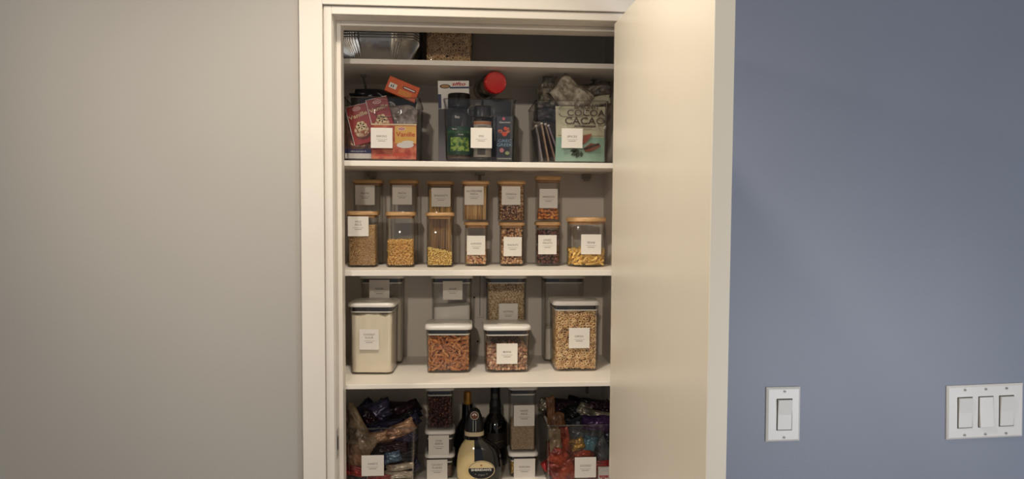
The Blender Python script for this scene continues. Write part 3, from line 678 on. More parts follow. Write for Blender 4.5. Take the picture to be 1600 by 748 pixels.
# ------------------------------------------------------------------ packets and boxes
def flatbox(name, label, cat, px, py, Yf, w, h, d, m, rotd=0, lean=0, yaw=0, group=None, bevel=0.0008):
    """box whose front face is centred on photo point (px,py) at distance Yf"""
    p = W(px, py, Yf)
    t = thing(name, label, cat, (p[0], p[1], p[2]), group=group, rot=(math.radians(lean), math.radians(rotd), math.radians(yaw)))
    MB().box(-w/2, w/2, 0, d, -h/2, h/2).build('box_body' if d > 0.006 else 'packet_body', m, t, 0, bevel=bevel)
    return t
def pxm(n, Y): return n*Y/FPX
red = mat('packet_red', (158,34,32), 0.45, noise=0.1, nscale=90); cream = mat('packet_cream', (226,206,160), 0.5)
gold = mat('packet_gold_print', (232,186,74), 0.5); orange = mat('packet_orange', (216,92,34), 0.5, noise=0.08, nscale=60)
peach = mat('packet_peach', (214,120,84), 0.55, c2=(176,66,44), nscale=45); navy = mat('navy_print', (28,34,84), 0.5)
white_p = mat('white_print', (232,228,220), 0.5); choco = mat('chocolate_print', (96,40,26), 0.5); logo_red = mat('logo_red', (188,26,30), 0.5)
flower = mat('dessert_picture', (226,204,170), 0.6, c2=(150,82,52), nscale=140)
green_p = mat('green_print', (60,110,52), 0.5, c2=(24,56,34), nscale=160); dgreen = mat('dark_green_print', (26,62,42), 0.5)
black_p = mat('black_print', (22,22,24), 0.5); mint = mat('mint_pouch', (150,186,164), 0.4, noise=0.03, nscale=20); brownb = mat('cocoa_brown_print', (62,38,28), 0.6)
yellow = mat('packet_yellow', (230,180,84), 0.5)
def badge(t, x, z, y, rx, rz, mats=(white_p, logo_red)):
    b = MB(); b.disc(x, z, rx, rz, y, 0.0002, mi=0); b.disc(x, z, rx*0.82, rz*0.72, y-0.0002, 0.0002, mi=1); b.box(x-rx*0.55, x+rx*0.55, y-0.0006, y-0.0004, z-rz*0.18, z+rz*0.18, 0)
    b.build('printed_badge', list(mats), t, 0)
# lower left dark packet
t = flatbox('dessert_packet', 'dark dessert packet with blue band lowest in the BAKING bin', 'packet', 560, 219, 1.668, pxm(40, 1.66), pxm(56, 1.66), 0.004, mat('packet_brown', (120,70,48), 0.5, c2=(60,30,22), nscale=70))
m = MB(); w, h = pxm(40, 1.66), pxm(56, 1.66); m.box(-w/2, w/2, -0.0004, 0, -h*0.36, -h*0.24, 0); m.box(-w/2, w/2, -0.0004, 0, -h*0.5, -h*0.36, 1); m.disc(0.002, -h*0.08, w*0.34, h*0.1, 0, 0.0005, mi=2)
m.build('printed_design', [navy, white_p, flower], t, 0); text('dessert', 0.0030, white_p, t, 0, -h*0.30, -0.0004, width=w*0.6)
# two red vanilla packets side by side, tilted
w, h = pxm(32, 1.66), pxm(60, 1.66)
for i, (px, py, lb) in enumerate(((563, 194, 'left red Vanille packet tilted against the jamb'), (595, 183, 'right red Vanille packet, tilted above the SWEET bin card'))):
    if i == 1: lb = 'right one of the two tilted red Vanille packets'
    t = flatbox('vanilla_packet', lb, 'packet', px, py, 1.662-0.0012*i, w*1.04, h, 0.0025, red, rotd=-14, group='red vanilla packets')
    m = MB(); m.box(-w/2, w/2, -0.0003, 0, h*0.492, h*0.5, 0); m.box(-w*0.52, -w*0.49, -0.0003, 0, -h/2, h/2, 0)
    m.disc(0.0, -h*0.17, w*0.36, h*0.16, 0, 0.0004, mi=1); m.disc(0.002, -h*0.30, w*0.34, h*0.09, 0, 0.0003, mi=3, seg=20)
    for k in range(6):
        a = k*PI/3; m.disc(0.001+w*0.16*math.cos(a), -h*0.05+h*0.075*math.sin(a), w*0.11, h*0.055, -0.0004, 0.0003, mi=2, seg=10)
    m.build('printed_design', [white_p, flower, cream, choco], t, 0)
    text('Vanille', 0.0085, cream, t, 0, h*0.23, -0.0003, width=w*0.92, bold=0.00025, rot=math.radians(-8)); badge(t, 0, h*0.4, 0, w*0.2, h*0.05)
# orange vanilla box in front
w, h = pxm(69, 1.652), pxm(54, 1.652)
t = flatbox('vanilla_box', 'orange Vanille box upright at the front of the BAKING bin', 'box', 615.5, 221, 1.650, w, h, 0.012, peach)
m = MB(); m.box(w*0.02, w/2-0.001, -0.0003, 0, -h*0.05, h*0.44, 0); m.box(-w/2, w/2, -0.0003, 0, h*0.46, h*0.5, 1)
m.disc(w*0.25, -h*0.10, w*0.19, h*0.085, -0.0003, 0.0003, mi=2); m.disc(w*0.31, -h*0.02, w*0.13, h*0.05, -0.0006, 0.0003, mi=2); m.disc(-w*0.25, -h*0.42, w*0.19, h*0.07, 0, 0.0004, mi=3, a0=0, a1=PI); m.disc(w*0.14, -h*0.42, w*0.18, h*0.1, 0, 0.0004, mi=3, a0=0, a1=PI)
m.build('printed_design', [yellow, cream, white_p, mat('peach_fruit_print', (206,76,48), 0.5)], t, 0)
text('Vanille', 0.0098, logo_red, t, w*0.26, h*0.20, -0.0003, width=w*0.42, bold=0.0002); badge(t, w*0.17, h*0.36, -0.0003, w*0.085, h*0.05)
# orange packet lying on top, tilted
w, h = pxm(49, 1.70), pxm(23, 1.70)
t = flatbox('orange_packet', 'orange packet sticking up over the BAKING bin', 'packet', 628.5, 139, 1.690, w, h*1.05, 0.010, orange, rotd=22, lean=-6)
m = MB(); m.box(-w*0.42, -w*0.18, -0.0003, 0, -h*0.22, h*0.12, 0); m.box(-w*0.36, -w*0.33, -0.0005, -0.0003, -h*0.15, h*0.02, 1); m.box(-w*0.30, -w*0.27, -0.0005, -0.0003, -h*0.15, h*0.05, 1); m.box(w*0.0, w*0.42, -0.0003, 0, h*0.05, h*0.24, 2); m.box(w*0.03, w*0.39, -0.0005, -0.0003, h*0.11, h*0.18, 0)
for k in range(4): m.box(-w*0.08, w*0.34, -0.0003, 0, -h*(0.10+0.09*k), -h*(0.07+0.09*k), 3)
m.build('printed_design', [white_p, black_p, mat('dark_red_print', (120,24,24), 0.5), gold], t, 0)

# crumpled soft packages -------------------------------------------------------
def pouch(name, label, cat, p, w, h, t, m, rot=(0,0,0), seed=0, crumple=0.5, group=None, fins=True, res=30, parent=None, gather=0.0):
    """soft sealed bag: puffed middle, flat crimped ends, creased film"""
    r = np.random.default_rng(seed); nx, nz = res, res; K = 12; ph = r.uniform(0, 6.28, K)
    an_ = r.uniform(0, PI, K); fq = r.uniform(0.7, 5.5, K); am = 0.55/fq**0.6
    def base(u, v):
        return max(0, (1-abs(2*u-1)**2.6))*max(0, (1-abs(2*v-1)**3.0))
    def crease(u, v):
        q = 0
        for k in range(K):
            d = (u*math.cos(an_[k])+v*math.sin(an_[k]))*fq[k]+ph[k]; d += 0.25*math.sin(5*v+7*u+ph[k]); q += am[k]*(1-2*abs((d % 1)-0.5)*2)
        return q*0.55
    V = []; F = []
    for side in (-1, 1):
        for i in range(nx+1):
            for k in range(nz+1):
                u, v = i/nx, k/nz; e = base(u, v); x = (u-0.5)*w; z = (v-0.5)*h*(1-0.10*abs(2*u-1)**4)+0.04*h*math.sin(7*u+seed)
                pinch = 1-0.02*math.sin(PI*v)+0.05*math.sin(9*v+seed)*(1-v)*v*2 - gather*max(0, (v-0.55)/0.45)**1.5
                y = side*(t/2*e**0.55)-crumple*t*0.34*(crease(u+0.21*side, v))*(0.35+0.65*e)
                if v < 0.05 or v > 0.95: y += 0.0012*math.sin(u*nx*PI)
                V.append((x*pinch, y, z))
    n1 = (nx+1)*(nz+1)
    for s in (0, 1):
        for i in range(nx):
            for k in range(nz):
                a = s*n1+i*(nz+1)+k; q = (a, a+nz+1, a+nz+2, a+1); F.append(q if s == 0 else q[::-1])
    # close the edge
    for i in range(nx):
        for k in (0, nz):
            a, b = i*(nz+1)+k, (i+1)*(nz+1)+k; F.append((a, b, b+n1, a+n1))
    for k in range(nz):
        for i in (0, nx):
            a, b = i*(nz+1)+k, i*(nz+1)+k+1; F.append((a, b, b+n1, a+n1))
    o = MB().add(V, F).build(name, m, parent, 50); o.location = p; o.rotation_euler = rot
    if label: tag(o, label, cat, group)
    return o
def film(name, c, c2=None, rough=0.28, metal=0.25, ns=30, noise=0.15):
    return mat(name, c, rough, metal=metal, c2=c2, noise=noise, nscale=ns, bump=0.5, bscale=120)
def R(*a): return tuple(math.radians(v) for v in a)
def PW(px, py, Y): return tuple(W(px, py, Y))
# BAKING bin, behind
pouch('clear_bag', 'clear crinkled bag behind the orange Vanille box', 'bag', PW(625, 193, 1.695), pxm(52, 1.69), pxm(56, 1.69), 0.028, film('pale_film', (190,180,172), (140,130,122), 0.2, 0.1, 60), R(0, 8, 0), 3, 0.6)
pouch('black_bag', 'black foil bag slumped at the back of the BAKING bin', 'bag', PW(600, 172, 1.765), pxm(96, 1.76), pxm(56, 1.76), 0.05, film('black_film', (34,32,36), None, 0.3, 0.1), R(0, 10, 0), 5, 0.5)
m = MB(); m.disc(0, 0, 0.014, 0.014, 0, 0.0012, mi=0); m.disc(0, 0, 0.011, 0.011, -0.0012, 0.0006, mi=1); m.disc(0, 0, 0.0075, 0.0075, -0.0018, 0.0006, mi=0)
o = m.build('round_seal', [mat('grey_seal', (150,148,146), 0.5), mat('grey_seal_dark', (86,84,86), 0.5)], None, 30); o.location = PW(609, 168.5, 1.700); tag(o, 'round grey emblem disc above the red packets', 'lid')
m = MB().loft([(0, 0.024, 0.015, 0.006), (0.024, 0.026, 0.016, 0.006), (0.026, 0.028, 0.018, 0.006), (0.030, 0.028, 0.018, 0.006)], 4)
o = m.build('black_box', black_plastic, None, 50); o.location = (PW(566, 170, 1.77)[0], PW(566, 170, 1.77)[1], PW(566, 168, 1.77)[2]); tag(o, 'small black tub behind the tilted red packets', 'tub')

# MIX bin contents
w = pxm(48, 1.71); zsb = W(709, 170, 1.705)[2]
m = MB().box(-w/2, w/2, 0, 0.045, 0, zsb-z2-0.0055); o = m.build('dark_carton', mat('dark_carton', (88,84,88), 0.6), None, 0, bevel=0.0008); o.location = (W(709.5, 200, 1.705)[0], 0.205, z2+0.0045); tag(o, 'dark carton behind the green labelled spice jar', 'box')
p = W(709.5, 126, 1.705); t = thing('salt_box', 'white salt box with red and blue print rising behind the black capped spice jar', 'box', (p[0], 0.205, zsb), rot=(0, math.radians(-1.5), 0))
h = p[2]-zsb; MB().box(-w/2, w/2, 0, 0.04, 0, h).build('box_body', white_p, t, 0, bevel=0.0007)
m = MB(); m.box(-w*0.12, w/2, -0.0003, 0, h-0.0175, h-0.0135, 0); m.disc(-w*0.27, h-0.0125, w*0.17, 0.0048, -0.0003, 0.0003, mi=1); m.disc(-w*0.27, h-0.0125, w*0.13, 0.0033, -0.0006, 0.0002, mi=2); m.box(-w*0.5, -w*0.40, -0.0003, 0, 0.001, h-0.03, 0)
m.build('printed_design', [navy, brownb, mat('tan_print', (176,128,70), 0.5)], t, 0); text('sifto', 0.0078, logo_red, t, w*0.16, h-0.0078, -0.0003, width=w*0.44, bold=0.0003, shear=0.25)
def cyl_jar(name, label, px0, px1, pyTop, Yf, z0, capfrac, bodym, capm, cat='jar', square=False):
    a = W(px0, pyTop, Yf); b = W(px1, pyTop, Yf); r = (b[0]-a[0])/2; H = a[2]-z0; zb = H*(1-capfrac)
    t = thing(name, label, cat, ((a[0]+b[0])/2, Yf-1.5+r, z0)); rc = r*0.35 if square else r
    MB().loft([(0, r-0.003, r-0.003, rc), (0.003, r, r, rc), (zb*0.86, r, r, rc), (zb*0.95, r*0.86, r*0.86, rc), (zb, r*0.80, r*0.80, rc)], 8).build('jar_body', bodym, t, 50)
    MB().loft([(zb, r*0.86, r*0.86, rc), (H-0.002, r*0.86, r*0.86, rc), (H, r*0.80, r*0.80, rc)], 8).build('cap', capm, t, 50)
    return t, r, H
def wrap(name, t, r, z0, z1, m, a0=-80, a1=80, off=0.0006, square=False, seg=16, parent=None):
    """curved label round the front of a cylinder"""
    vs = []; R_ = r+off
    for z in (z0, z1):
        for k in range(seg+1):
            a = math.radians(-90+a0+(a1-a0)*k/seg)
            vs.append((R_*math.cos(a), R_*math.sin(a), z)); 
    for z in (z0, z1):
        for k in range(seg+1):
            a = math.radians(-90+a0+(a1-a0)*k/seg); vs.append(((R_-0.0004)*math.cos(a), (R_-0.0004)*math.sin(a), z))
    n = seg+1; fs = []
    for k in range(seg): fs += [(k, k+1, n+k+1, n+k), (2*n+k, 3*n+k, 3*n+k+1, 2*n+k+1), (k, 2*n+k, 2*n+k+1, k+1), (n+k, n+k+1, 3*n+k+1, 3*n+k)]
    fs += [(0, n, 3*n, 2*n), (seg, 2*n+seg, 3*n+seg, n+seg)]
    return MB().add(vs, fs).build(name, m, parent or t, 60)
zin = z2+0.0045
t, r, H = cyl_jar('spice_jar', 'clear spice jar with black cap and green label in the MIX bin', 696.5, 738, 143.5, 1.652, zin, 0.20, clear('spice_jar_plastic', (0.80,0.80,0.80), 0.5, 0.08), black_plastic)
wrap('jar_label', t, r, 0.012, 0.074, dgreen); 
g = wrap('label_picture', t, r, 0.020, 0.050, mat('herb_picture', (150,176,80), 0.5, c2=(40,92,40), nscale=120), -38, 48, 0.0011)
wrap('label_band', t, r, 0.060, 0.064, green_p, -70, 70, 0.0011)
text('Herbs', 0.0035, white_p, t, 0.004, 0.056, -r-0.0014); text('Spice', 0.0035, white_p, t, -0.010, 0.068, -r-0.0010); text('Bay', 0.0055, white_p, t, -0.004, 0.094, -r-0.0008)
MB().loft([(0.004, r-0.003, r-0.003, r), (0.014, r-0.003, r-0.003, r)], 8).build('spice_fill', mat('spice_brown', (120,88,58), 0.9, c2=(70,46,30), nscale=300), t, 50)
# middle jar with barcode label
t, r, H = cyl_jar('grinder_jar', 'small grey lidded jar with barcode label behind the MIX card', 738.5, 770, 164, 1.653, zin, 0.20, clear('grinder_glass', (0.62,0.55,0.46), 0.5, 0.08), mat('grey_cap', (46,44,46), 0.3))
wrap('jar_label', t, r, 0.008, 0.086, mat('grey_label_print', (176,168,156), 0.6), -60, 60)
wrap('label_band', t, r, 0.079, 0.0855, mat('copper_band', (170,112,70), 0.5), -60, 60, 0.001)
m = MB()
for k in range(14): m.box(-0.012+k*0.0013, -0.012+k*0.0013+(0.0009 if k % 3 else 0.0004), -r-0.0011, -r-0.0009, 0.012, 0.026, 0)
for k in range(3): m.box(-0.011, 0.009, -r-0.0011, -r-0.0009, 0.066+k*0.004, 0.0672+k*0.004, 0)
m.build('barcode', black_p, t, 0)
# dark blue pack
a = W(775.5, 181, 1.65); b = W(801.5, 181, 1.65); w = b[0]-a[0]; h = a[2]-zin
t = thing('seasoning_pack', 'dark blue GREC GREEK pack at the right of the MIX bin', 'packet', ((a[0]+b[0])/2, 0.151, zin))
MB().box(-w/2, w/2, 0, 0.028, 0, h).build('box_body', mat('midnight_blue', (28,32,48), 0.4), t, 0, bevel=0.0015)
text('GREC', 0.0068, mat('pale_blue_print', (128,168,196), 0.5), t, 0.001, h*0.44, -0.0001, width=w*0.80, bold=0); text('GREEK', 0.0068, mat('pale_blue_print'), t, 0, h*0.35, -0.0001, width=w*0.92, bold=0)
text('Gourmet', 0.0042, white_p, t, 0, h*0.86, -0.0001, width=w*0.66, shear=0.2)
m = MB(); m.disc(-0.002, h*0.94, 0.0033, 0.0033, 0, 0.0003, mi=0)
for i, (x, z, rx, rz, mi) in enumerate(((-0.009, h*0.66, 0.0055, 0.0045, 1), (0.0, h*0.60, 0.006, 0.005, 2), (0.007, h*0.68, 0.0055, 0.006, 1), (0.002, h*0.72, 0.004, 0.004, 2), (-0.006, h*0.23, 0.0048, 0.0048, 3), (0.006, h*0.17, 0.0048, 0.004, 4))): m.disc(x, z, rx, rz, -0.0001*i, 0.0003, mi=mi, seg=12)
m.box(-w*0.42, w*0.42, -0.0003, 0, h*0.035, h*0.055, 5)
m.build('printed_design', [mat('pink_print', (206,92,110), 0.5), mat('spice_picture', (196,112,76), 0.5, c2=(120,46,36), nscale=200), mat('spice_picture_red', (206,70,44), 0.5), mat('pink_pepper_print', (196,120,124), 0.5), mat('olive_print', (150,160,110), 0.5), ink_light], t, 0)
# black tray behind and the red capped bottle lying on it
a = W(752, 152, 1.72); b = W(803, 152, 1.72); w = b[0]-a[0]
m = MB().loft([(0, w/2-0.003, 0.03, 0.004), (a[2]-zin-0.004, w/2, 0.032, 0.004), (a[2]-zin, w/2-0.002, 0.031, 0.004)], 4)
o = m.build('black_canister', black_plastic, None, 50); o.location = ((a[0]+b[0])/2+0.002, 0.262, zin); tag(o, 'black canister under the red capped bottle', 'canister'); zc = a[2]
p = W(772.5, 131, 1.685); rb = pxm(17.5, 1.685)
t = thing('red_capped_bottle', 'clear bottle lying on its side with its round red cap facing out', 'bottle', (p[0], p[1], zc+rb*1.02+0.0006), rot=(math.radians(90), 0, math.radians(12)))
# local z axis points towards the viewer after the turn: +z -> -y
MB().loft([(-0.105, rb*0.9, rb*0.9, 1), (-0.10, rb*1.0, rb*1.0, 1), (-0.03, rb*1.0, rb*1.0, 1), (-0.012, rb*0.86, rb*0.86, 1), (-0.008, rb*0.86, rb*0.86, 1)], 8).build('bottle_body', clear('bottle_plastic', (0.82,0.80,0.76), 0.5, 0.1), t, 50)
MB().loft([(-0.010, rb*0.93, rb*0.93, 1), (0.008, rb*0.99, rb*0.99, 1), (0.012, rb*0.97, rb*0.97, 1), (0.0135, rb*0.90, rb*0.90, 1), (0.0128, rb*0.82, rb*0.82, 1)], 10).build('cap', mat('red_cap', (196,30,28), 0.28), t, 50)
MB().loft([(-0.085, rb*0.8, rb*0.8, 1), (-0.045, rb*0.8, rb*0.8, 1)], 8).build('bottle_fill', mat('pale_powder', (120,110,92), 0.9), t, 50)

# TEAS bin contents: leaning envelopes, cocoa pouch, bags on top
env_c = [mat('grey_envelope', (128,122,122), 0.6), mat('tan_envelope', (142,116,92), 0.6), mat('brown_envelope', (118,92,78), 0.6), mat('mauve_envelope', (110,94,100), 0.6)]
for i, (xb, xt, py, lb) in enumerate(((848, 838.5, 190, 'leftmost slim packet in the cocoa bin, nearly upright'), (858, 846.5, 186, 'second slim packet in the cocoa bin, leaning left'), (869, 852.5, 187, 'third slim packet in the cocoa bin, tan'), (878, 857, 189, 'slim packet leaning most, against the cocoa pouch'))):
    p0 = W(xb, 247, 1.655); p1 = W(xt, py, 1.655); L = math.hypot(p1[0]-p0[0], p1[2]-p0[2]); ang = math.atan2(p1[0]-p0[0], p1[2]-p0[2])
    t = thing('slim_packet', lb, 'packet', (p0[0], 0.160+0.001*i, zin), group='slim packets beside the cocoa pouch', rot=(0, ang, 0))
    MB().box(-0.0020, 0.0020, 0, 0.10, 0, L).build('packet_body', env_c[i], t, 0, bevel=0.0006)
    MB().box(-0.0028, 0.0028, -0.0003, 0.10, L-0.004, L).build('packet_fold', mat('pale_paper_edge', (176,168,158), 0.6), t, 0, bevel=0.0004)
# cocoa pouch
Yp = 1.662; a = W(868, 165, Yp); b = W(945, 247, Yp); w = b[0]-a[0]; h = a[2]-zin-0.001
t = thing('cocoa_pouch', 'mint green and cream pouch lettered BAKING COCOA CACAO', 'pouch', ((a[0]+b[0])/2, Yp-1.5, zin))
V = []; F = []; nx, nz = 16, 16
def front_y(u, v): return -0.014*max(0, 1-abs(2*u-1)**3)*(1-v**2.2)**0.7-0.0005*math.sin(u*20+v*7)
for s in (0, 1):
    for i in range(nx+1):
        for k in range(nz+1):
            u, v = i/nx, k/nz; y = front_y(u, v) if s == 0 else 0.004+0.014*max(0, 1-abs(2*u-1)**3)*(1-v**2.2)**0.7
            V.append(((u-0.5)*w*(1-0.03*math.sin(PI*v)), y, v*h))
n1 = (nx+1)*(nz+1)
for s in (0, 1):
    for i in range(nx):
        for k in range(nz): q = (s*n1+i*(nz+1)+k, s*n1+(i+1)*(nz+1)+k, s*n1+(i+1)*(nz+1)+k+1, s*n1+i*(nz+1)+k+1); F.append(q if not s else q[::-1])
for i in range(nx):
    for k in (0, nz): F.append((i*(nz+1)+k, (i+1)*(nz+1)+k, n1+(i+1)*(nz+1)+k, n1+i*(nz+1)+k))
for k in range(nz):
    for i in (0, nx): F.append((i*(nz+1)+k, i*(nz+1)+k+1, n1+i*(nz+1)+k+1, n1+i*(nz+1)+k))
mb = MB().add(V, F); 
cream_pouch = mat('cream_pouch', (196,192,160), 0.4)
for idx, f in enumerate(mb.f):
    zm = sum(mb.v[q][2] for q in f)/len(f); mb.m[idx] = 1 if zm > h*0.46 else 0
mb.build('pouch_body', [mint, cream_pouch], t, 50)
ppl = lambda px, py: (W(px, py, Yp-0.010)[0]-t.location[0], W(px, py, Yp-0.010)[2]-zin)
def ptxt(s, px0, px1, py0, py1, bold=0.05, y=-0.0155):
    a_, b_ = ppl(px0, py0), ppl(px1, py1); text(s, (a_[1]-b_[1])*0.98, brownb, t, (a_[0]+b_[0])/2, (a_[1]+b_[1])/2, y, width=b_[0]-a_[0], bold=0.0004)
ptxt('BAKING', 897, 934, 163, 171, y=-0.0145); ptxt('COCOA', 885, 944, 172, 183, y=-0.0165); ptxt('CACAO', 882, 944, 184, 196, y=-0.0165); ptxt('AUTHENTIQUE', 896, 930, 196.5, 199.5, 0.0, y=-0.0165)
m = MB()
a_, b_ = ppl(912, 224), ppl(938, 238)
m.poly([ppl(911, 232), ppl(922, 224), ppl(936, 226), ppl(938, 229), ppl(926, 236), ppl(914, 238)], -0.0165, 0.0004, 0)
for k in range(9):
    c_ = ppl(913+2.6*k, 233-0.9*k); m.disc(c_[0], c_[1], 0.0024, 0.0030, -0.0169, 0.0004, mi=1, seg=10)
m.poly([ppl(908, 226), ppl(911, 212), ppl(924, 209), ppl(921, 216), ppl(914, 224)], -0.0165, 0.0004, 3)
for (x0_, y0_, x1_, y1_) in ((905, 235, 891, 243), (905, 237, 899, 247), (907, 236, 908, 246), (903, 234, 890, 236)):
    A, B = np.array(ppl(x0_, y0_)), np.array(ppl(x1_, y1_)); d_ = B-A; nn_ = np.array((-d_[1], d_[0]))*0.28; m.poly([tuple(A), tuple(A+d_*0.5+nn_), tuple(B), tuple(A+d_*0.5-nn_)], -0.0165, 0.0004, 2)
m.build('printed_cocoa_pod', [mat('pod_brown', (120,66,42), 0.5), brownb, mat('leaf_dark_print', (40,60,42), 0.5), mat('pod_red', (150,70,50), 0.5)], t, 0)
MB().box(-w*0.46, w*0.46, -0.0148, -0.0144, h*0.455, h*0.462).build('printed_line', brownb, t, 0)
# bags heaped over the bin
herb = film('herb_bag_film', (138,128,112), (72,68,60), 0.4, 0.0, 90)
pouch('herb_bag', 'dark knotted bag of herbs on the left of the cocoa bin', 'bag', PW(861, 153, 1.72), pxm(46, 1.72), pxm(34, 1.72), 0.045, herb, R(0, -4, 0), 12, 0.7)
pouch('twisted_bag_top', 'twisted neck of clear film standing up behind the herb bag', 'bag', PW(857, 127, 1.735), pxm(20, 1.73), pxm(34, 1.73), 0.012, film('clear_neck_film', (150,142,130), (108,100,92), 0.4, 0.0, 70), R(0, 12, 0), 13, 0.9, gather=-0.6)
pouch('clear_bag', 'clear gathered plastic bag drooping over the cocoa pouch', 'bag', PW(893, 150, 1.69), pxm(60, 1.69), pxm(44, 1.69), 0.04, film('clear_gather_film', (186,176,158), (138,128,112), 0.4, 0.0, 60), R(0, 38, 0), 14, 0.9)
pouch('clear_bag', 'flat clear bag lying across the right back of the cocoa bin', 'bag', PW(925, 143, 1.75), pxm(60, 1.75), pxm(26, 1.75), 0.03, film('dim_film', (138,130,120), (96,88,80), 0.4, 0.0, 60), R(0, -8, 0), 15, 0.8)
pouch('pouch_flap', 'cream folded bag corner at the far right of the cocoa bin', 'bag', PW(932, 158, 1.70), pxm(44, 1.70), pxm(14, 1.70), 0.010, film('cream_film', (176,172,146), None, 0.35, 0.0), R(0, -12, 0), 16, 0.4)
pouch('clear_bag', 'grey crinkled bag filling the left back of the cocoa bin', 'bag', PW(856, 176, 1.74), pxm(44, 1.74), pxm(30, 1.74), 0.04, film('grey_film', (118,110,110), (84,78,78), 0.4, 0.0, 60), R(0, 5, 0), 17, 0.7)

# ================================================================== TOP COMPARTMENT
foil = mat('aluminium_foil', (196,192,186), 0.30, metal=0.95, bump=0.35, bscale=90)
z1 = SZ[1]
def foil_pan(z, label, seed):
    Y = 1.645; cxp = xc(521, 655, Y); hw = pxm(67, Y); hd = 0.085; hb = hw-0.024; hbd = hd-0.024; Hh = 0.0475
    t = thing('foil_pan', label, 'pan', (cxp, Y-1.5+hd, z), 0, 'stacked foil pans'); m = MB()
    prof = [(0.0, 0.0), (0.003, 0.08), (Hh*0.5, 0.45), (Hh*0.88, 0.86), (Hh, 0.90)]
    N = 200; vs = []; fs = []
    def pt(i, k, z_, inner=0):
        ang = 2*PI*i/N; rx, ry = hb+(hw-hb)*k-inner, hbd+(hd-hbd)*k-inner; e = 0.42
        c_, s_ = math.cos(ang), math.sin(ang); x = rx*math.copysign(abs(c_)**e, c_); y = ry*math.copysign(abs(s_)**e, s_)
        corner = (abs(math.sin(2*ang)))**0.4; fl = 1+(0.022*corner+0.004)*(1 if i % 2 else -1)*min(1, k*1.5)*(1 if k < 0.88 else 0)
        return (x*fl, y*fl, z_)
    rows = [(z_, k, 0) for z_, k in prof]+[(Hh, 1.0, 0), (Hh+0.0014, 1.01, 0), (Hh+0.0026, 1.0, 0), (Hh+0.0018, 0.95, 0), (Hh+0.0006, 0.90, 0.0002)]+[(z_+0.0004, k, 0.0006) for z_, k in prof[::-1][1:]]
    for z_, k, inn in rows: vs += [pt(i, k, z_, inn) for i in range(N)]
    for a_ in range(len(rows)-1): fs += [(a_*N+i, a_*N+(i+1) % N, (a_+1)*N+(i+1) % N, (a_+1)*N+i) for i in range(N)]
    fs.append(tuple(range(N))[::-1]); fs.append(tuple((len(rows)-1)*N+i for i in range(N)))
    m.add(vs, fs); m.build('pan_body', foil, t, 25)
names = ['lowest foil pan of the stack, its fluted side in full view', 'second foil pan from the bottom of the stack', 'third foil pan from the bottom of the stack', 'fourth foil pan from the bottom of the stack', 'fifth foil pan from the bottom of the stack', 'topmost foil pan of the stack under the lintel']
for i, lb in enumerate(names): foil_pan(z1+0.0006+0.0056*i, lb, i)
pouch('dark_bag', 'dark bag edge standing between the foil pans and the cereal', 'bag', (W(654, 70, 1.78)[0], 0.30, z1+0.046), 0.014, 0.09, 0.04, mat('dark_bag_film', (24,22,24), 0.4), R(0, 0, 0), 31, 0.3)
a = W(661, 60, 1.68); b = W(739, 60, 1.68); w = b[0]-a[0]
(t, hx, hy, rc, hi) = tub((a[0]+b[0])/2, 0.18, z1, w, 0.15, 'clear container of oat rings on the top shelf under the lintel', None, rotd=3)
filling('oat_rings', 'shaded ring cereal in the top shelf container', 'cereal', ((a[0]+b[0])/2, 0.18+w/2, z1), math.radians(3), hx, hy, 0.11, RING, 0.0066, 0.0035, cer_m, cer_c, rnd_corner=rc, seed=33, z0=0.0052, upright=True)

# ================================================================== LOWEST COMPARTMENT IN VIEW
# stack of three at the left of the bottles
def ztop(py, Y): return W(700, py, Y)[2]
Yq = 1.700
xa, xb = W(665.5, 700, Yq)[0], W(709, 700, Yq)[0]; cxl = (xa+xb)/2; wl = xb-xa
zA = ztop(709, Yq); zB = ztop(672.5, Yq); zC = ztop(604.5, Yq)
def small(cx, w, zbot, ztp, label, card=None, rotd=0): return tub(cx, Yq-1.5, zbot, w, ztp-zbot, label, card, Yc=Yq, lidh=0.0085, rotd=rotd, taper=0.001)
(t, hx, hy, rc, hi) = small(cxl, wl, z5, zA, 'lowest COCONUT FLAKES container of the left stack by the bottles', ((667, 718, 699, 748), ['COCONUT', 'FLAKES']))
powder('coconut_flakes', 'brown flakes in the lowest left stacked container', 'coconut', (cxl, Yq-1.5+wl/2, z5), 0, hx, hy, hi-0.012, mat('brown_flakes', (120,88,60), 0.9, c2=(70,46,32), nscale=200), rc, 0.002, 41, z0=0.0052)  # brown with darker brown patches at random
(t, hx, hy, rc, hi) = small(cxl, wl, zA+0.0012, zB, 'middle container of the left stack, with a two line card', ((669.5, 680, 701.5, 711), ['CHIA', 'SEEDS']))
powder('chia_seeds', 'dark seeds in the middle container of the left stack', 'seeds', (cxl, Yq-1.5+wl/2, zA+0.0012), 0, hx, hy, hi-0.006, mat('chia_dark', (60,44,36), 0.9, c2=(34,26,22), nscale=500), rc, 0.001, 42, z0=0.0052)
(t, hx, hy, rc, hi) = small(cxl, wl*0.97, zB+0.0012, zC, 'top container of the left stack, holding dark chocolate pieces')
choc_m = pieces_mat('chocolate_pieces', [(58,28,22),(84,44,34),(44,20,18),(110,66,52)], 0.35)
filling('chocolate_pieces', 'dark chocolate shavings in the top container of the left stack', 'chocolate', (cxl, Yq-1.5+wl*0.97/2, zB+0.0012), 0, hx, hy, hi*0.88, NUTS[:3], 0.0068, 0.0048, choc_m, mat('choc_core', (28,14,12), 0.7), rnd_corner=rc, seed=43, z0=0.0052)
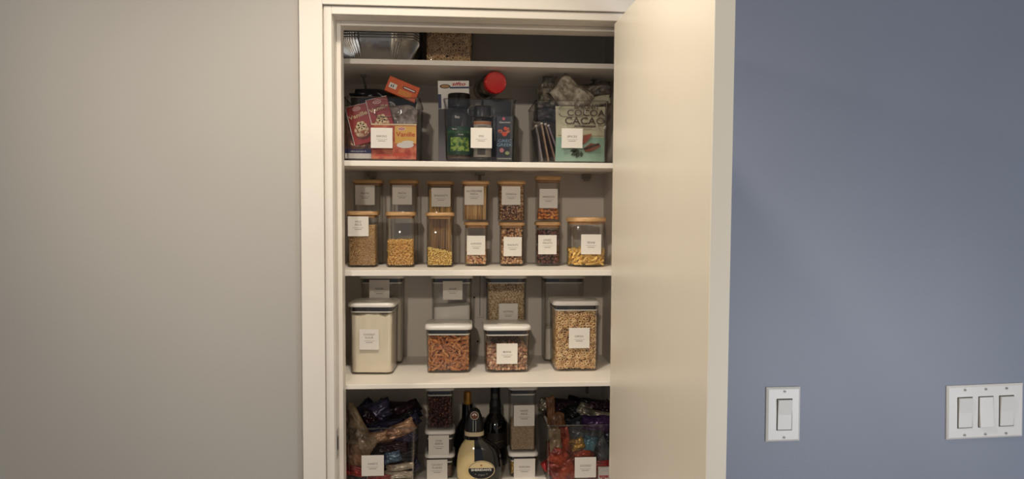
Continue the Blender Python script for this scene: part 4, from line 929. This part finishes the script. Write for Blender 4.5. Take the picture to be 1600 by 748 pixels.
# right stack
Yr = Yq; xa, xb = W(796.5, 700, Yr)[0], W(840, 700, Yr)[0]; cxr = (xa+xb)/2; wr = xb-xa; zP = ztop(709.5, Yr)
(t, hx, hy, rc, hi) = small(cxr, wr, z5, zP, 'lower POPCORN container of the right stack', ((803, 716.5, 836, 747), ['POPCORN']))
corn_m = pieces_mat('popcorn_kernels', [(226,176,84),(240,200,120),(206,150,62)])
filling('popcorn_kernels', 'yellow popcorn kernels in the lower right stacked container', 'popcorn', (cxr, Yr-1.5+wr/2, z5), 0, hx, hy, hi-0.006, NUTS[:1], 0.0058, 0.0038, corn_m, mat('corn_core', (150,104,40), 0.8), rnd_corner=rc, seed=44, z0=0.0052)
zW = ztop(605, Yr)
(t, hx, hy, rc, hi) = small(cxr-0.0015, wr*0.97, zP+0.0012, zW, 'upper WHITE RICE container of the right stack', ((803, 633, 835, 665), ['WHITE', 'RICE']), rotd=0)
wrice_m = pieces_mat('white_rice_grains', [(206,180,146),(226,206,176),(186,158,122)]); 
filling('white_rice', 'pale rice grains in the upper right stacked container', 'rice', (cxr-0.0015, Yr-1.5+wr*0.97/2, zP+0.0012), 0, hx, hy, ztop(664, Yr)-zP-0.005, GRAIN, 0.0022, 0.0019, wrice_m, mat('white_rice_core', (170,146,114), 0.8), rnd_corner=rc, seed=45, z0=0.0052)

# bottles
def lathe(mb, prof, mi=0, sy=1.0, seg=14, cx=0, cy=0):
    n = seg*4; vs = [(cx+r*math.cos(2*PI*k/n), cy+sy*r*math.sin(2*PI*k/n), z) for z, r in prof for k in range(n)]
    fs = [(i*n+k, i*n+(k+1) % n, (i+1)*n+(k+1) % n, (i+1)*n+k) for i in range(len(prof)-1) for k in range(n)]
    fs.append(tuple(range(n))[::-1]); fs.append(tuple((len(prof)-1)*n+k for k in range(n))); mb.add(vs, fs, mi); return mb
dark_glass = mat('dark_bottle_glass', (14,13,12), 0.08, coat=0.5); gold_foil = mat('gold_foil', (196,142,68), 0.32, metal=0.6)
# wine bottle with gold capsule at the back
p = W(730.5, 612, 1.80); zt = p[2]; t = thing('wine_bottle', 'dark bottle with a gold neck capsule behind the liqueur', 'bottle', (p[0], 0.30, z5))
Hw = W(730, 611, 1.80)[2]-z5
lathe(MB(), [(0, 0.034), (0.003, 0.036), (Hw-0.115, 0.036), (Hw-0.085, 0.028), (Hw-0.066, 0.0145), (Hw-0.03, 0.0135)]).build('bottle_body', dark_glass, t, 50)
lathe(MB(), [(Hw-0.0305, 0.0088*1.0), (Hw-0.029, 0.0092), (Hw-0.002, 0.0088), (Hw, 0.0078)]).build('neck_capsule', gold_foil, t, 50)
# second dark bottle
p = W(773, 640, 1.80); t = thing('spirits_bottle', 'black shouldered bottle with script label, right of the liqueur', 'bottle', (W(774, 640, 1.80)[0], 0.305, z5)); Hs = S4[1]-z5-0.003
zsh = W(774, 648, 1.80)[2]-z5; rr = pxm(20, 1.80)
lathe(MB(), [(0, rr-0.002), (0.003, rr), (zsh-0.035, rr), (zsh-0.018, rr*0.94), (zsh-0.006, rr*0.72), (zsh+0.004, 0.0150), (zsh+0.01, 0.0135)]).build('bottle_body', dark_glass, t, 50)
lathe(MB(), [(zsh+0.006, 0.0150), (zsh+0.012, 0.0150), (zsh+0.0125, 0.0142), (zsh+0.018, 0.0142), (zsh+0.019, 0.0148), (zsh+0.025, 0.0145), (zsh+0.04, 0.0118), (Hs, 0.0112)]).build('neck_capsule', mat('black_capsule', (34,33,32), 0.35), t, 50)
wrap('neck_seal', t, 0.0118, zsh+0.042, zsh+0.054, mat('grey_print', (120,114,104), 0.5), -35, 20)
wrap('bottle_label', t, rr, zsh-0.075, zsh-0.038, mat('dark_label', (36,32,28), 0.5), -62, 62)
m = MB(); m.tube([(-0.012, -rr-0.0012, zsh-0.052), (-0.004, -rr-0.0022, zsh-0.066), (0.006, -rr-0.0022, zsh-0.046)], 0.0006, 5); m.tube([(-0.002, -rr-0.002, zsh-0.062), (0.008, -rr-0.002, zsh-0.058), (0.017, -rr-0.0010+0.004, zsh-0.057)], 0.0006, 5); m.tube([(-0.01, -rr+0.003, zsh-0.030), (0.004, -rr+0.001, zsh-0.027), (0.014, -rr+0.004, zsh-0.022)], 0.0006, 5)
m.build('gold_scroll', mat('tarnished_gold', (150,126,84), 0.4, metal=0.5), t, 40)
# two chamber liqueur bottle
Yl = 1.665; pc = W(749, 700, Yl); t = thing('liqueur_bottle', 'twin chamber liqueur bottle, cream on the left and black on the right', 'bottle', (pc[0], Yl-1.5+0.028, z5))
def LX(px): return W(px, 700, Yl)[0]-pc[0]
def LZ(py): return W(749, py, Yl)[2]-z5
outl = [(z5-z5, 0.93), (0.004, 1.0)]
def halfbody(side, m, name):
    """one lobe of the bottle: silhouette given by its outer edge, straight along the seam"""
    prof = [(748+22, 0.88), (748, 0.98), (738, 1.0), (728, 0.985), (716, 0.94), (706, 0.85), (698, 0.70), (692, 0.52), (687, 0.38)]
    R0 = abs(LX(713)-LX(741)) if side < 0 else abs(LX(786)-LX(741)); seam = LX(741.5); n = 20; V = []; F = []
    for py, k in prof:
        z = max(LZ(py), 0.0002) if py < 770 else 0.0002
        for i in range(n+1):
            a = PI/2+side*0 + (PI*i/n)
            cx_, cy_ = (math.cos(a), math.sin(a)) if side < 0 else (-math.cos(a), math.sin(a))
            V.append((seam+side*0.0004+ (R0*k)*cx_, 0.030*(0.55+0.45*k)*k**0.5*cy_, z))
    for r_ in range(len(prof)-1):
        for i in range(n): F.append((r_*(n+1)+i, r_*(n+1)+i+1, (r_+1)*(n+1)+i+1, (r_+1)*(n+1)+i))
        F.append((r_*(n+1)+n, r_*(n+1), (r_+1)*(n+1), (r_+1)*(n+1)+n))
    F.append(tuple(range(n+1))); F.append(tuple((len(prof)-1)*(n+1)+i for i in range(n+1)))
    return MB().add(V, F).build(name, m, t, 50)
halfbody(-1, mat('cream_liqueur', (226,202,146), 0.12, coat=0.6), 'cream_chamber'); halfbody(1, mat('coffee_liqueur', (12,11,12), 0.07, coat=0.6), 'coffee_chamber')
cxn = LX(741.5); zn0, zn1 = LZ(689), LZ(645)
nk = MB(); nk.loft([(LZ(690), 0.021, 0.0155, 0.0155), (LZ(678), 0.0205, 0.0155, 0.0155)], 8, cx=cxn); nk.build('neck', dark_glass, t, 50)
MB().loft([(LZ(684), 0.0222, 0.0170, 0.0165), (LZ(677.5), 0.0222, 0.0170, 0.0165)], 8, cx=cxn).build('neck_band', mat('cream_band', (216,196,162), 0.4), t, 50)
MB().loft([(LZ(677.5), 0.0215, 0.0165, 0.016), (LZ(668), 0.0210, 0.016, 0.0155), (LZ(655), 0.0175, 0.0145, 0.014), (LZ(646), 0.0125, 0.012, 0.0115), (LZ(643), 0.008, 0.008, 0.0075)], 8, cx=cxn).build('cap', black_plastic, t, 50)
m = MB(); ez = LZ(651); m.disc(cxn, ez, 0.0098, 0.0098, -0.0165, 0.0012, mi=0); m.disc(cxn, ez, 0.0080, 0.0080, -0.0177, 0.0004, mi=1); m.disc(cxn, ez+0.0002, 0.0052, 0.0050, -0.0181, 0.0004, mi=2, a0=0, a1=PI); m.disc(cxn, ez+0.0018, 0.0018, 0.0018, -0.0185, 0.0003, mi=1)
m.box(cxn-0.0034, cxn-0.0026, -0.0178, -0.0140, LZ(676), LZ(659), 2); m.box(cxn+0.0026, cxn+0.0034, -0.0178, -0.0140, LZ(676), LZ(659), 2)
m.build('gold_emblem', [mat('silver_ring', (196,186,170), 0.3, metal=0.6), mat('copper_emblem', (120,70,48), 0.4), white_p], t, 30)
lx, lz, rx, rz = LX(752), LZ(733.5), pxm(21.5, Yl), pxm(15, Yl); yl = -0.0302
m = MB(); m.disc(lx, lz, rx, rz, yl, 0.0006, mi=0, seg=40); m.disc(lx, lz, rx*0.95, rz*0.93, yl-0.0006, 0.0003, mi=1, seg=40); m.disc(lx, lz, rx*0.92, rz*0.89, yl-0.0009, 0.0003, mi=0, seg=30, a0=math.radians(14), a1=math.radians(166)); m.disc(lx, lz+rz*0.52, 0.0022, 0.0020, yl-0.0013, 0.0003, mi=2, seg=12)
for s in (-1, 1): m.disc(lx+s*rx*0.42, lz-rz*0.42, 0.0008, 0.0008, yl-0.0009, 0.0003, mi=0, seg=8)
m.build('oval_label', [mat('cream_label', (222,200,154), 0.45), black_p, mat('amber_print', (170,90,34), 0.5)], t, 30)
lab = [o_ for o_ in t.children if o_.name.startswith('oval_label')][0]
text("SHERIDAN'S", 0.0048, white_p, lab, lx, lz+rz*0.02, yl-0.0013, width=rx*1.5, bold=0.0002)
text('Original', 0.0036, ink_light, lab, lx, lz-rz*0.52, yl-0.0010, width=rx*0.5, shear=0.3)

# ------------------------------------------------------------------ wrappers in the two lower bins
def wrapf(n, c, c2=None, metal=0.3, ns=28): return film(n, c, c2, 0.25, metal, ns)
PURP = wrapf('purple_wrapper', (72,66,92), (46,42,64)); NAVYW = wrapf('dark_navy_wrapper', (44,42,66), (26,24,40)); PLUM = wrapf('plum_wrapper', (54,30,40), (26,14,22)); DARKW = wrapf('dark_brown_wrapper', (38,26,26), (20,14,16))
COPP = wrapf('copper_foil_wrapper', (206,166,132), (140,100,76), 0.4, 50); BEIG = wrapf('beige_sack', (156,134,104), (104,86,64), 0.1, 40); REDW = wrapf('red_wrapper', (156,36,30), (96,18,18)); WHTW = wrapf('white_wrapper', (196,184,160), (130,114,96), 0.2); BLUW = wrapf('blue_wrapper', (96,120,138), (50,66,88)); BLKW = wrapf('charcoal_wrapper', (48,46,48), (24,24,26)); KRAFT = wrapf('kraft_wrapper', (140,100,68), (96,64,44), 0.05)
SILV = wrapf('silver_wrapper', (190,180,160), (110,102,92), 0.6, 40); VIOL = wrapf('violet_wrapper', (84,58,100), (52,30,70)); GOLDW = wrapf('gold_wrapper', (204,160,76), (120,84,40), 0.7, 60); ORNG = wrapf('orange_wrapper', (176,76,48), (112,40,28), 0.15, 40); TEAL = wrapf('teal_wrapper', (92,140,156), (44,76,92)); GREYW = wrapf('grey_blue_wrapper', (84,90,96), (44,48,56)); BLKG = wrapf('black_green_wrapper', (30,32,32), (16,18,18))
def sw(px, py, Y, w, h, d, m, rot, seed, label, name='candy_wrapper', cat='wrapper', cr=0.6):
    return pouch(name, label, cat, PW(px, py, Y), pxm(w, Y), pxm(h, Y), d, m, R(*rot), seed, cr, 'wrapped sweets in the lower bins')
sw(585, 645, 1.78, 56, 34, 0.04, PURP, (0, -18, 10), 51, 'indigo crinkled bag highest at the back left of the SWEETS bin')
sw(570, 640, 1.82, 36, 24, 0.03, NAVYW, (0, -40, 0), 52, 'dark navy twist behind the indigo bag')
sw(620, 648, 1.80, 60, 44, 0.05, PLUM, (0, 8, -10), 53, 'plum black bag at the back right of the SWEETS bin')
sw(642, 637, 1.80, 30, 22, 0.03, DARKW, (0, -30, 0), 54, 'small black crumpled bag beside the left container stack')
sw(596, 668, 1.72, 70, 22, 0.03, NAVYW, (0, -10, 0), 55, 'long navy bar lying just above the SWEETS rim')
sw(620, 674, 1.69, 62, 22, 0.022, COPP, (0, -28, 0), 56, 'copper foil strip rising diagonally in the SWEETS bin')
sw(582, 684, 1.682, 46, 18, 0.02, COPP, (0, -8, 0), 57, 'copper foil piece left of the diagonal strip')
sw(552, 664, 1.70, 34, 66, 0.03, BEIG, (0, -28, 0), 58, 'beige net bag leaning on the left jamb', 'net_bag', 'bag')
sw(566, 692, 1.672, 42, 36, 0.02, BEIG, (0, 34, 0), 59, 'beige folded bag below the net bag in SWEETS', 'net_bag', 'bag')
sw(632, 684, 1.70, 40, 20, 0.03, PURP, (0, -20, 0), 60, 'indigo wrapper under the right end of the copper strip')
sw(608, 700, 1.672, 56, 18, 0.02, PLUM, (0, -6, 0), 61, 'plum flat wrapper above the SWEETS card')
sw(612, 714, 1.662, 30, 18, 0.012, BLUW, (0, -16, 0), 62, 'blue wrapper at the right edge of the SWEETS card')
sw(626, 709, 1.675, 44, 12, 0.015, BLKW, (0, -4, 0), 63, 'charcoal bar right of the blue wrapper')
sw(626, 718, 1.68, 44, 12, 0.015, BLKW, (0, 2, 0), 64, 'lower charcoal bar right of the blue wrapper')
sw(625, 729, 1.664, 44, 11, 0.014, WHTW, (0, -5, 0), 65, 'off white bar, upper of two at right in SWEETS')
sw(622, 741, 1.664, 46, 13, 0.014, WHTW, (0, 2, 0), 66, 'off white bar, lower of two at right in SWEETS')
sw(554, 714, 1.662, 24, 40, 0.012, KRAFT, (0, -18, 0), 67, 'kraft wrapper standing left of the SWEETS card')
sw(556, 736, 1.658, 30, 16, 0.010, REDW, (0, 10, 0), 68, 'red wrapper left of the SWEETS card bottom')
sw(550, 726, 1.668, 20, 12, 0.010, REDW, (0, -20, 0), 69, 'small red wrapper above the lower left red one')
sw(594, 745, 1.660, 40, 10, 0.010, REDW, (0, 3, 0), 70, 'red wrapper under the SWEETS card')
# right bin
sw(861, 642, 1.74, 14, 48, 0.016, KRAFT, (0, -4, 0), 71, 'upright brown paper stick at the left of the COOKIES bin')
sw(851, 632, 1.80, 18, 24, 0.02, SILV, (0, 10, 0), 72, 'small silver twist behind the brown paper stick')
sw(880, 636, 1.80, 36, 26, 0.03, PLUM, (0, 16, 0), 73, 'plum wrapper at the back of the COOKIES bin')
sw(893, 648, 1.76, 40, 30, 0.03, BLKG, (0, -32, 0), 74, 'shiny black bag in the middle back of COOKIES')
sw(912, 640, 1.75, 22, 20, 0.02, SILV, (0, 30, 0), 75, 'curled silver wrapper left of the violet bag')
sw(930, 632, 1.83, 60, 18, 0.03, PLUM, (0, 6, 0), 76, 'long plum bag furthest back on the right')
sw(932, 648, 1.72, 52, 16, 0.016, SILV, (0, 14, 0), 77, 'silver folded strip over the violet bag')
sw(932, 662, 1.70, 50, 28, 0.03, VIOL, (0, 4, 0), 78, 'violet bag at the right just above the COOKIES rim')
sw(872, 664, 1.72, 24, 40, 0.02, KRAFT, (0, -8, 0), 79, 'brown wrapper behind the COOKIES rim, left')
sw(868, 690, 1.668, 20, 46, 0.012, BEIG, (0, -6, 0), 80, 'beige twisted bag at the left wall of COOKIES', 'net_bag', 'bag')
sw(884, 688, 1.675, 16, 48, 0.012, ORNG, (0, -14, 0), 81, 'narrow orange wrapper standing behind the gold one')
sw(902, 694, 1.664, 24, 20, 0.012, GOLDW, (0, -22, 0), 82, 'gold foil wrapper in the COOKIES bin')
sw(914, 682, 1.685, 52, 24, 0.02, GREYW, (0, 4, 0), 83, 'grey blue wrapper under the violet bag')
sw(921, 692, 1.668, 24, 24, 0.012, TEAL, (0, 20, 0), 84, 'teal wrapper right of the gold foil')
sw(909, 706, 1.672, 30, 16, 0.014, ORNG, (0, 0, 0), 85, 'orange wrapper just above the COOKIES card')
sw(873, 714, 1.660, 30, 26, 0.012, ORNG, (0, 30, 0), 86, 'orange folded wrapper at the left of COOKIES')
sw(880, 735, 1.662, 40, 34, 0.014, ORNG, (0, -20, 0), 87, 'large orange wrapper left of the COOKIES card')
sw(942, 704, 1.672, 26, 44, 0.015, GREYW, (0, -30, 0), 88, 'grey striped wrapper slanting down at the door side')
sw(945, 723, 1.664, 30, 10, 0.010, REDW, (0, -4, 0), 89, 'red wrapper right of the COOKIES card')
a = W(950, 742, 1.652); t = thing('spread_packet', 'white packet with upside down red lettering beside the COOKIES card', 'packet', (a[0], a[1], z5+0.005), 0)
zz = a[2]-z5-0.005; MB().box(-0.022, 0.022, 0, 0.01, 0, zz+0.017).build('packet_body', white_p, t, 0, bevel=0.0012)
text('nutella', 0.0085, logo_red, t, 0.0, zz-0.004, -0.0001, width=0.040, rot=PI, bold=0.0004)
for (x_, y_, m_, lb, s_) in ((-0.175, 0.20, KRAFT, 'brown bag at the bottom of the SWEETS bin', 90), (0.27, 0.20, ORNG, 'orange bag at the bottom of the COOKIES bin', 91)):
    pouch('candy_wrapper', lb, 'wrapper', (x_+(-0.018 if x_ < 0 else 0.005), 0.235, z5+0.042), 0.125, 0.07, 0.10, m_, R(0, 0, 0), s_, 0.3, 'wrapped sweets in the lower bins')

rg = random.Random(5)
extra = [(PLUM, 'plum'), (NAVYW, 'dark navy'), (PURP, 'indigo'), (REDW, 'red'), (BLKW, 'charcoal'), (SILV, 'silver'), (GREYW, 'grey blue'), (COPP, 'copper')]
deep_labels = ['plum wrapper under the indigo bag, SWEETS bin', 'dark navy wrapper furthest back in the middle of the SWEETS bin', 'charcoal wrapper just above the copper strip, SWEETS bin', 'dark navy wrapper against the jamb behind the net bag', 'indigo wrapper at the right rim of the SWEETS bin', 'dark navy wrapper in the top right corner of the SWEETS heap', 'plum wrapper behind the blue one beside the SWEETS card', 'charcoal wrapper between the beige bag and the SWEETS card', 'dark navy wrapper behind the off white bars in SWEETS', 'charcoal wrapper below the indigo end in SWEETS', 'silver scrap behind the lower half of the SWEETS card', 'plum wrapper right of the brown paper stick, COOKIES bin', 'charcoal wrapper at the very back of the COOKIES bin', 'charcoal wrapper left of the violet bag, COOKIES bin', 'charcoal wrapper right above the rim, left half of COOKIES', 'plum wrapper above the silver strip by the door', 'red wrapper behind the orange ones at the left of COOKIES', 'red wrapper behind the COOKIES card', 'charcoal wrapper above the COOKIES card at its right', 'red wrapper between the gold foil and the COOKIES card', 'grey blue wrapper behind the rim, middle of COOKIES', 'dark navy wrapper under the violet bag by the door']
spots = [(575, 655, 1.76, 0), (604, 640, 1.83, 1), (630, 656, 1.76, 4), (556, 652, 1.80, 1), (640, 662, 1.74, 2), (645, 648, 1.79, 1), (600, 720, 1.70, 0), (575, 708, 1.69, 4), (640, 730, 1.70, 1), (636, 698, 1.72, 4), (585, 740, 1.69, 5),
         (870, 650, 1.80, 0), (900, 634, 1.84, 4), (917, 655, 1.74, 4), (886, 660, 1.76, 4), (944, 640, 1.78, 0), (865, 730, 1.69, 3), (930, 735, 1.69, 3), (940, 712, 1.70, 4), (892, 716, 1.70, 3), (905, 662, 1.74, 6), (945, 690, 1.70, 1)]
for i, (px, py, Y, c) in enumerate(spots):
    side = 'SWEETS' if px < 700 else 'COOKIES'
    o = sw(px, py, Y, rg.uniform(26, 40), rg.uniform(18, 28), 0.022, extra[c][0], (rg.uniform(-15, 15), rg.uniform(-50, 50), rg.uniform(-20, 20)), 200+i, deep_labels[i], cr=0.8)
    o['group'] = 'crumpled candy wrappers deep in the %s bin' % side
